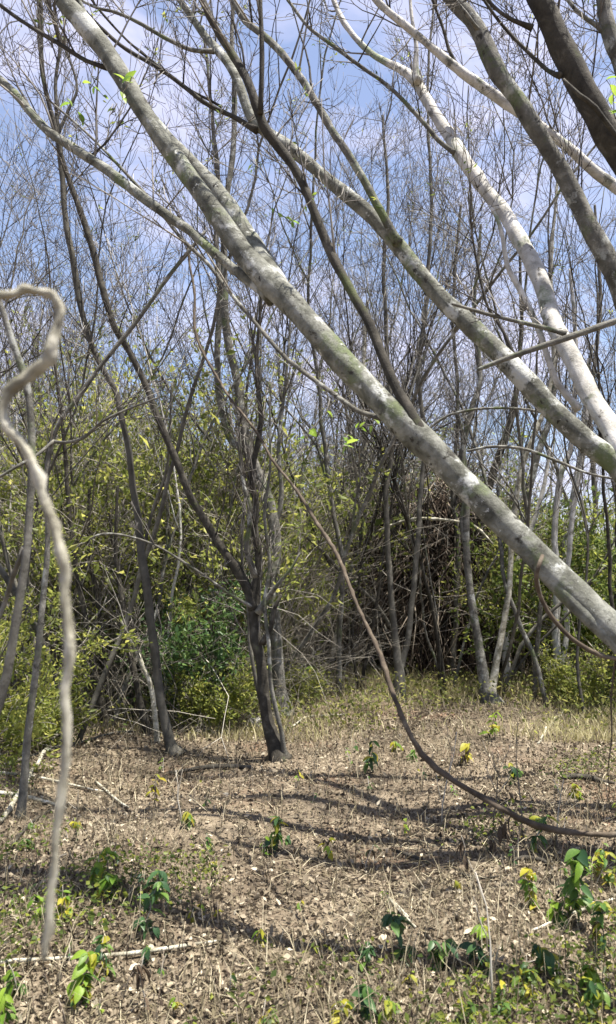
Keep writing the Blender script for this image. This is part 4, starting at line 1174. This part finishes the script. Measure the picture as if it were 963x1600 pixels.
GR, LI, DG, WI, FR = 'seedling_leaf', 'lime_leaf', 'shade_leaf', 'withered_leaf', 'fresh_leaf'
for a in (
    ('leggy green plant right of the centre trunk, dark leaves below a yellow top', 570, 1208, 58, [DG, GR, LI], 10, 20),
    ('bushy green plant in the middle of the litter, below the centre trunk', 428, 1328, 62, [GR, GR, DG, LI], 18, 22),
    ('small pale green rosette left of the bushy middle plant', 298, 1292, 24, [FR, GR, LI], 10, 20),
    ('small dark green tuft below the pale rosette', 326, 1328, 24, [DG, GR], 9, 15),
    ('young plant with yellow and green leaves right of the bushy middle plant', 515, 1342, 34, [LI, FR, WI], 9, 18),
    ('low light green plant near the drooping vine, right of the leggy plant', 622, 1172, 16, [FR, LI], 8, 16),
    ('tiny bluish green seedling under the drooping vine', 646, 1190, 18, [GR], 6, 16),
    ('yellow brown upright plant left of the pale rosette', 243, 1262, 52, [LI, WI], 10, 18),
    ('thin green seedling beside the hanging vine', 122, 1312, 36, [LI, GR, WI], 10, 16),
    ('dark green low tuft at far left of the litter', 40, 1328, 18, [DG, GR], 10, 18),
    ('yellow leaved sprig in the litter right of the hanging vine', 152, 1395, 60, [LI, FR, GR], 14, 24),
    ('tall dark leaved plant at lower left', 208, 1470, 105, [DG, GR, DG], 18, 28),
    ('pale green drooping plant left of the tall dark one', 178, 1405, 44, [FR, GR], 12, 26),
    ('bright green leafy plant in the lower left corner', 118, 1580, 80, [FR, GR, LI], 20, 32),
    ('broad leaved green plant at the lower left edge', 30, 1560, 60, [GR, FR], 9, 32),
    ('small green plant beside the lower end of the hanging vine', 60, 1435, 40, [GR, FR], 9, 22),
    ('small yellow green plant in the lower centre left', 408, 1482, 28, [FR, LI], 8, 20),
    ('little yellow tuft in the centre of the litter', 466, 1422, 14, [LI, GR], 6, 15),
    ('small green plant touching the long pale stick', 240, 1508, 32, [GR, DG], 8, 20),
    ('green plant below the sagging vine with one yellow leaf', 828, 1332, 62, [GR, DG, GR, LI], 14, 24),
    ('large leaved green plant at right below the sagging vine', 888, 1440, 115, [GR, DG, FR], 24, 34),
    ('pale large leaved plant left of the large green one', 868, 1445, 44, [FR, GR], 7, 34),
    ('dark leaved plant at lower right, leftmost of three', 628, 1502, 66, [DG, DG, GR], 12, 34),
    ('dark leaved plant at lower right, middle of three', 700, 1512, 62, [DG, GR], 12, 34),
    ('dark leaved plant at lower right, rightmost of three', 762, 1518, 62, [DG, DG, GR], 10, 32),
    ('yellow leaved plant between the dark leaved ones', 748, 1468, 34, [LI, FR], 9, 26),
    ('broad green plant near the lower right edge', 872, 1528, 62, [GR, DG, LI], 18, 30),
    ('grassy green plant at the lower right edge', 922, 1545, 52, [GR, FR, LI], 14, 28),
    ('green plant in the bottom centre', 582, 1592, 50, [DG, GR], 10, 32),
    ('yellow plant at the bottom right of centre', 728, 1600, 44, [LI, GR], 12, 28),
    ('yellow leaved plant at the bottom centre', 622, 1602, 44, [LI, LI, FR], 10, 28),
    ('low green plant at the bottom, right of centre', 528, 1604, 40, [GR, LI], 9, 26),
    ('single bright yellow leaf plant in the right litter', 718, 1392, 14, [LI], 3, 20),
    ('withered plant with long brown hanging leaves under the sagging vine', 757, 1330, 80, [WI], 6, 32),
    ('withered brown stalk left of the hanging brown leaves', 732, 1362, 56, [WI], 5, 30),
    ('small dark withered plant right of centre', 570, 1362, 48, [WI, WI, DG], 7, 18),
    ('brown leaved stalk at far lower right', 922, 1475, 60, [WI], 6, 28),
    ('withered stalk in the lower left beside the tall dark plant', 228, 1580, 90, [WI], 7, 34),
    ('yellow flowering clump beyond the sagging vine at right', 898, 1248, 26, [LI, LI, FR], 14, 16),
    ('green bushy clump beyond the sagging vine', 808, 1222, 34, [DG, GR, LI], 16, 18),
    ('yellow stemmed plant beyond the sagging vine, left of the green clump', 728, 1195, 34, [LI, WI], 9, 20),
    ('thin yellow plant on the far litter right of the leaning vine', 766, 1152, 50, [LI, FR, WI], 10, 16),
    ('yellow leafy tuft at right below the sagging vine end', 938, 1372, 36, [LI, FR], 12, 20),
    ('dark green sapling tuft under the leaning trunk', 808, 1040, 44, [DG, DG, GR], 16, 18),
    ('bright yellow plant right of the deep green bush', 358, 1090, 42, [LI, FR], 18, 16),
    ('yellow green plant at the foot of the crooked trunk', 470, 1090, 60, [LI, FR], 20, 15),
):
    seedling(*a)
for a in (
    ('tangled green herb at the lower left, right behind the hanging vine', 95, 1440, 52, [GR, FR, LI], 16, 22),
    ('yellow topped herb above the tall dark plant at lower left', 170, 1380, 52, [LI, FR], 12, 24),
    ('leafy herb between the tall dark plant and the bright corner plant', 165, 1530, 60, [GR, LI, DG], 16, 24),
    ('leafy green herb at the bottom left edge', 12, 1600, 60, [GR, FR], 14, 28),
    ('bushy green herb at the right edge below the large leaved plant', 945, 1500, 84, [GR, DG, LI], 18, 26),
    ('yellow green herb left of the large leaved plant at right', 830, 1420, 60, [LI, GR, FR], 16, 22),
    ('low spreading herb at the lower right, below the large leaved plant', 815, 1560, 60, [GR, DG, LI], 18, 28),
    ('upright green herb at the right edge, level with the sagging vine end', 952, 1385, 66, [GR, LI], 14, 20),
    ('dark spreading herb in the bottom right corner', 930, 1598, 70, [DG, GR, LI], 18, 28),
    ('bright herb at the bottom, under the rightmost dark leaved plant', 778, 1590, 50, [FR, LI, GR], 14, 24),
    ('dark herb left of the dark leaved trio', 575, 1525, 48, [DG, GR], 12, 24),
    ('small leafy herb at the bottom left of centre', 420, 1600, 36, [GR, LI], 10, 22),
):
    seedling(*a)
SEEDL = {}
for k in range(78):
    py = rng.uniform(1140, 1600)
    px = rng.uniform(-20, 985)
    if 380 < px < 700 and py > 1250 and rng.random() < .5:
        px = rng.choice([rng.uniform(0, 300), rng.uniform(700, 970)])
    kd = [[GR, FR], [LI, FR], [DG, GR], [WI], [WI, LI]][rng.integers(5)]
    big = (py - 900) / 700
    noun = 'withered brown' if kd == [WI] else 'dark green' if DG in kd else 'fresh green' if GR in kd else 'yellow green' if FR in kd else 'half withered yellow'
    o = seedling('small seedling', px, py, rng.uniform(14, 42) * big + 6, kd, int(rng.integers(4, 10)), 17 * big + 3, group='seedlings scattered in the litter')
    row = 'at the bottom of the picture' if py > 1480 else 'in the near litter' if py > 1330 else 'level with the sagging vine' if py > 1220 else 'near the trunk feet'
    SEEDL.setdefault((noun, row), []).append((px, o))
for (noun, row), it in SEEDL.items():
    for k, (px, o) in enumerate(sorted(it, key=lambda i: i[0])):
        o['label'] = f'small {noun} seedling {row}' + (f', {NUM[k]}' if len(it) > 1 else '')

stone = MB()
th, ph = np.meshgrid(np.linspace(0, 2 * math.pi, 13)[:-1], np.linspace(.05, math.pi - .05, 8))
rr = 1 + .16 * np.sin(3 * th + 2 * ph) + .12 * np.sin(5 * th - 3 * ph + 1)
sv = np.stack([.105 * rr * np.sin(ph) * np.cos(th), .075 * rr * np.sin(ph) * np.sin(th), .06 * rr * np.cos(ph) + .02], -1).reshape(-1, 3)
ii, jj = np.meshgrid(np.arange(7), np.arange(12), indexing='ij')
sq = np.stack([ii * 12 + jj, (ii + 1) * 12 + jj, (ii + 1) * 12 + (jj + 1) % 12, ii * 12 + (jj + 1) % 12], -1).reshape(-1, 4)
gs = ground(397, 1135)
stone._add(sv + gs, sq, None, .5)
single('stone', stone, 'stone', 'grey stone lying against the left side of the dark centre trunk', 'stone', loc=gs)

# slim bare stems standing in the near litter
for k, (px, py, hp, lab) in enumerate(((815, 1310, 200, 'thin bare stem leaning behind the sagging vine, left of the green clump'), (770, 1300, 130, 'short bare stem left of the thin leaning one behind the sagging vine'),
                                       (870, 1320, 110, 'thin upright dead stem right of the green plant under the vine'), (690, 1290, 150, 'very thin upright dead stem right of the litter centre'),
                                       (770, 1580, 210, 'thin upright green stalk at the bottom right'), (285, 1290, 90, 'thin dead stalk above the pale rosette'),
                                       (120, 1290, 60, 'short pale dead stalk near the hanging vine'))):
    g = ground(px, py)
    s = float((g - EYE) @ FWD) / F
    mb = MB()
    grow([mb], g - [0, 0, .02], [rng.normal(0, .12), rng.normal(0, .12), 1], hp * s, .005, 0, dict(TW, levels=2))
    single('dry_stalk', mb, 'dry_stem', lab, 'stalk', 'dry stalks in the litter', loc=g)

# ------------------------------------------------------------------ litter, straw, grass (uncountable ground cover)
def scatter(n, y0, y1, power=1.6, lim=.5):
    Y = y0 + (y1 - y0) * rng.random(n) ** power
    X = rng.uniform(-lim, lim, n) * (Y + 1.2)
    return X, Y


def clump(X, Y, f, ph):
    return (np.sin(f * X + ph) * np.sin(f * 1.3 * Y + 2 * ph) + .6 * np.sin(2.3 * f * X - 1.7 * f * Y + ph))


def litter():
    X, Y = scatter(150000, 2.0, 15, 1.6)
    keep = clump(X, Y, 1.15, 2.0) + rng.normal(0, .55, len(X)) > -1.3
    X, Y = X[keep], Y[keep]
    Z = hgt(X, Y)
    n = len(X)
    mb = MB()
    D = rng.normal(0, 1, (n, 3)) * [1, 1, .5]
    ln = rng.uniform(.010, .028, n) * (1 + .7 * (rng.random(n) < .08)) * (1 + .05 * Y)
    r = np.clip(rng.normal(.43, .17, n) + .13 * clump(X, Y, 1.7, .3), 0, 1)
    r[rng.random(n) < .03] = 1.0
    r[rng.random(n) < .06] = 0.03
    mb.leaves(np.stack([X, Y, Z + .006 + .012 * rng.random(n)], 1), D, ln, ln * rng.uniform(.35, .75, n), r, curl=.12)
    single('leaf_litter', mb, 'litter', 'dry brown and pale leaf litter covering the clearing floor', 'leaf litter', kind='stuff')


def fallen_leaves():
    X, Y = scatter(1900, 2.0, 7.5, 1.3)
    n = len(X)
    mb = MB()
    ln = rng.uniform(.018, .048, n)
    r = np.clip(rng.normal(.62, .25, n), 0, 1)
    C = np.stack([X, Y, hgt(X, Y) + .012 + .01 * rng.random(n)], 1)
    D = unit_rows(rng.normal(0, 1, (n, 3)) * [1, 1, .25])
    Xs = unit_rows(np.cross(D, rng.normal(0, .35, (n, 3)) + [0, 0, 1]))
    N = np.cross(Xs, D)
    w = ln * rng.uniform(.18, .32, n)
    cu = rng.uniform(-.1, .45, n) * ln
    V = []
    for u, ww in ((0, .08), (.3, .9), (.62, .85), (1, .05)):
        mid = C + D * (ln * u)[:, None] + N * (cu * (u - .4) ** 2 * 1.6)[:, None]
        V += [mid - Xs * (w * ww)[:, None] + N * (w * ww * .55)[:, None], mid, mid + Xs * (w * ww)[:, None] + N * (w * ww * .55)[:, None]]
    V = np.stack(V, 1).reshape(-1, 3)
    b = np.arange(n)[:, None] * 12
    q = np.concatenate([b + np.array([k * 3 + c, k * 3 + c + 1, k * 3 + c + 4, k * 3 + c + 3]) for k in range(3) for c in range(2)])
    mb._add(V, q, None, np.repeat(r, 12))
    single('fallen_leaves', mb, 'litter', 'larger curled dry leaves lying on top of the near litter', 'fallen leaves', kind='stuff')


def unit_rows(a):
    return a / (np.linalg.norm(a, axis=1)[:, None] + 1e-9)


def straw():
    X, Y = scatter(20000, 2.0, 13, 1.5)
    keep = clump(X, Y, 1.7, 4.0) + rng.normal(0, .5, len(X)) > 0.1
    X, Y = X[keep], Y[keep]
    n = len(X)
    mb = MB()
    a = rng.random(n) * 6.283
    ln = rng.uniform(.05, .22, n)
    P0 = np.stack([X, Y, hgt(X, Y) + .008], 1)
    B = np.stack([np.cos(a), np.sin(a), rng.uniform(0, .35, n) * (rng.random(n) < .4)], 1)
    Wn = np.stack([-np.sin(a), np.cos(a), np.zeros(n)], 1) * (rng.uniform(.0007, .0018, n) * (1 + .08 * Y))[:, None]
    M = P0 + B * ln[:, None] * .5 + np.array([0, 0, 1]) * (ln * rng.uniform(0, .16, n))[:, None]
    T = P0 + B * ln[:, None]
    V = np.stack([P0 - Wn, P0 + Wn, M + Wn, M - Wn, T], 1).reshape(-1, 3)
    b = np.arange(n)[:, None] * 5
    mb._add(V, b + [0, 1, 2, 3], b + [3, 2, 4], np.repeat(rng.random(n), 5))
    single('dead_grass_litter', mb, 'straw', 'flattened dead grass and thin straws lying over the litter', 'dead grass', kind='stuff')


def standing_grass():
    mb = MB()
    X, Y = scatter(30000, 2.0, 9.5, 1.3)
    keep = clump(X, Y, 1.5, 1.1) + rng.normal(0, .5, len(X)) + .25 * np.abs(X) > .35
    X, Y = X[keep], Y[keep]
    n = len(X)
    H = rng.uniform(.03, .15, n) * (1 + .5 * (rng.random(n) < .06))
    mb.blades(np.stack([X, Y, hgt(X, Y) - .005], 1), H, rng.uniform(.0018, .0045, n), rng.normal(0, .55, (n, 2)) * H[:, None])
    single('dry_grass', mb, 'straw', 'sparse dry tan grass standing in the near litter', 'dry grass', kind='stuff')
    mb = MB()
    X, Y = scatter(150000, 6.8, 22, 1.35)
    keep = clump(X, Y, .9, .6) + rng.normal(0, .7, len(X)) + .38 * (Y - 8.8) + .10 * np.abs(X) > .2
    X, Y = X[keep], Y[keep]
    n = len(X)
    H = rng.uniform(.06, .34, n) * np.clip(.45 + .12 * (Y - 7.5), .45, 1.2)
    mb.blades(np.stack([X, Y, hgt(X, Y) - .005], 1), H, rng.uniform(.004, .011, n), rng.normal(0, .5, (n, 2)) * H[:, None])
    single('pale_grass', mb, 'pale_grass', 'pale olive grass and weeds under the thicket', 'grass', kind='stuff')
    mb = MB()
    X, Y = scatter(30000, 7.0, 20, 1.3)
    keep = clump(X, Y, 1.1, 2.2) + rng.normal(0, .6, len(X)) > .15
    X, Y = X[keep], Y[keep]
    n = len(X)
    mb.leaves(np.stack([X, Y, hgt(X, Y) + rng.uniform(.02, .35, n)], 1), rng.normal(0, 1, (n, 3)), rng.uniform(.03, .07, n), rng.uniform(.015, .035, n))
    single('ground_weeds', mb, 'olive_leaf', 'small leafy weeds between the pale grass under the thicket', 'weeds', kind='stuff')
    mb = MB()
    X, Y = scatter(42000, 2.0, 7.5, 1.2)
    keep = (clump(X, Y, 2.3, .2) + rng.normal(0, .25, len(X)) + 1.0 * np.abs(X) / (Y * .4) + .35 * (3.4 - Y) > 1.05) & ((np.abs(X) > .10 * Y) | (Y < 3))
    X, Y = X[keep], Y[keep]
    n = len(X)
    mb.leaves(np.stack([X, Y, hgt(X, Y) + rng.uniform(.01, .12, n)], 1), rng.normal(0, 1, (n, 3)) * [1, 1, .5], rng.uniform(.012, .036, n), rng.uniform(.008, .022, n))
    single('ground_weeds', mb, 'green_leaf', 'small green weeds creeping through the near litter', 'weeds', kind='stuff')


def dead_stems(n, m, name, label, hi, seedleaf):
    mb = MB()
    X, Y = scatter(n, 2.2, 12, 1.15)
    keep = clump(X, Y, 1.9, 1.4) + rng.normal(0, .8, n) > -.4
    for x, y in zip(X[keep], Y[keep]):
        h = rng.uniform(.04, hi) * rng.uniform(.5, 1)
        d = np.array([rng.normal(0, .2), rng.normal(0, .2), 1]) * h
        p = np.array([x, y, float(hgt(x, y)) - .01])
        r = rng.uniform(.0010, .0022) * (1 + .06 * y)
        mb.tube([p, p + d * .5 + rng.normal(0, .012, 3), p + d], [r, r * .8, r * .5], 3)
        if rng.random() < seedleaf:
            mb.leaves(np.array([p + d * u for u in (.5, .7, .9)]), rng.normal(0, 1, (3, 3)) + [0, 0, -1.2], .028, .012, np.full(3, .3))
    single(name, mb, m, label, 'dead stems', kind='stuff')


litter()
fallen_leaves()
straw()
standing_grass()
dead_stems(2600, 'dead_vine', 'dead_herb_stems', 'thin dark dead herb stems standing all over the litter', .26, .5)
dead_stems(5200, 'straw', 'dry_weed_stems', 'pale dry weed stems standing all over the litter', .24, .3)

# far wood beyond the thicket: one mass of bare crowns and dull foliage
def far_wood():
    mb = MB()
    n = 800
    Y = rng.uniform(28, 55, n)
    X = rng.uniform(-.6, .6, n) * Y
    for x, y in zip(X, Y):
        z = float(hgt(x, y))
        H = rng.uniform(2.5, 8.5) * (.62 if x / y > .25 else 1)
        d = unit([rng.normal(0, .12), rng.normal(0, .12), 1])
        pts = [np.array([x, y, z])]
        for i in range(5):
            d = unit(d + rng.normal(0, .09, 3))
            pts.append(pts[-1] + d * H / 5)
        r = .006 * H
        mb.tube(pts, np.linspace(r, r * .25, 6), 3)
        for k in range(5):
            i = rng.integers(1, 5)
            dd = unit(d + rng.normal(0, .45, 3))
            p = pts[i]
            mb.tube([p, p + dd * H * .13, p + unit(dd + rng.normal(0, .2, 3) + [0, 0, .3]) * H * .27], [r * .4, r * .3, r * .15], 3)
    single('far_wood', mb, 'twig_bark', 'far-off bare wood behind the thicket', 'wood', kind='stuff')
    mb = MB()
    n = 16000
    Y = rng.uniform(24, 50, n)
    X = rng.uniform(-.6, .6, n) * Y
    top = 1.2 + 1.2 * np.abs(np.sin(.5 * X + .13 * Y)) + .8 * np.sin(.9 * X + 1) ** 2
    mb.leaves(np.stack([X, Y, hgt(X, Y) + top * rng.random(n) ** .8], 1), rng.normal(0, 1, (n, 3)), rng.uniform(.12, .3, n), rng.uniform(.07, .16, n))
    single('far_undergrowth', mb, 'olive_leaf', 'far-off olive undergrowth at the foot of the bare wood', 'undergrowth', kind='stuff')


far_wood()
for p in list(SHRUB.values()) + BARE + TANGLE:
    if p.name not in USED:
        for c in list(p.children):
            bpy.data.objects.remove(c, do_unlink=True)
        bpy.data.objects.remove(p, do_unlink=True)
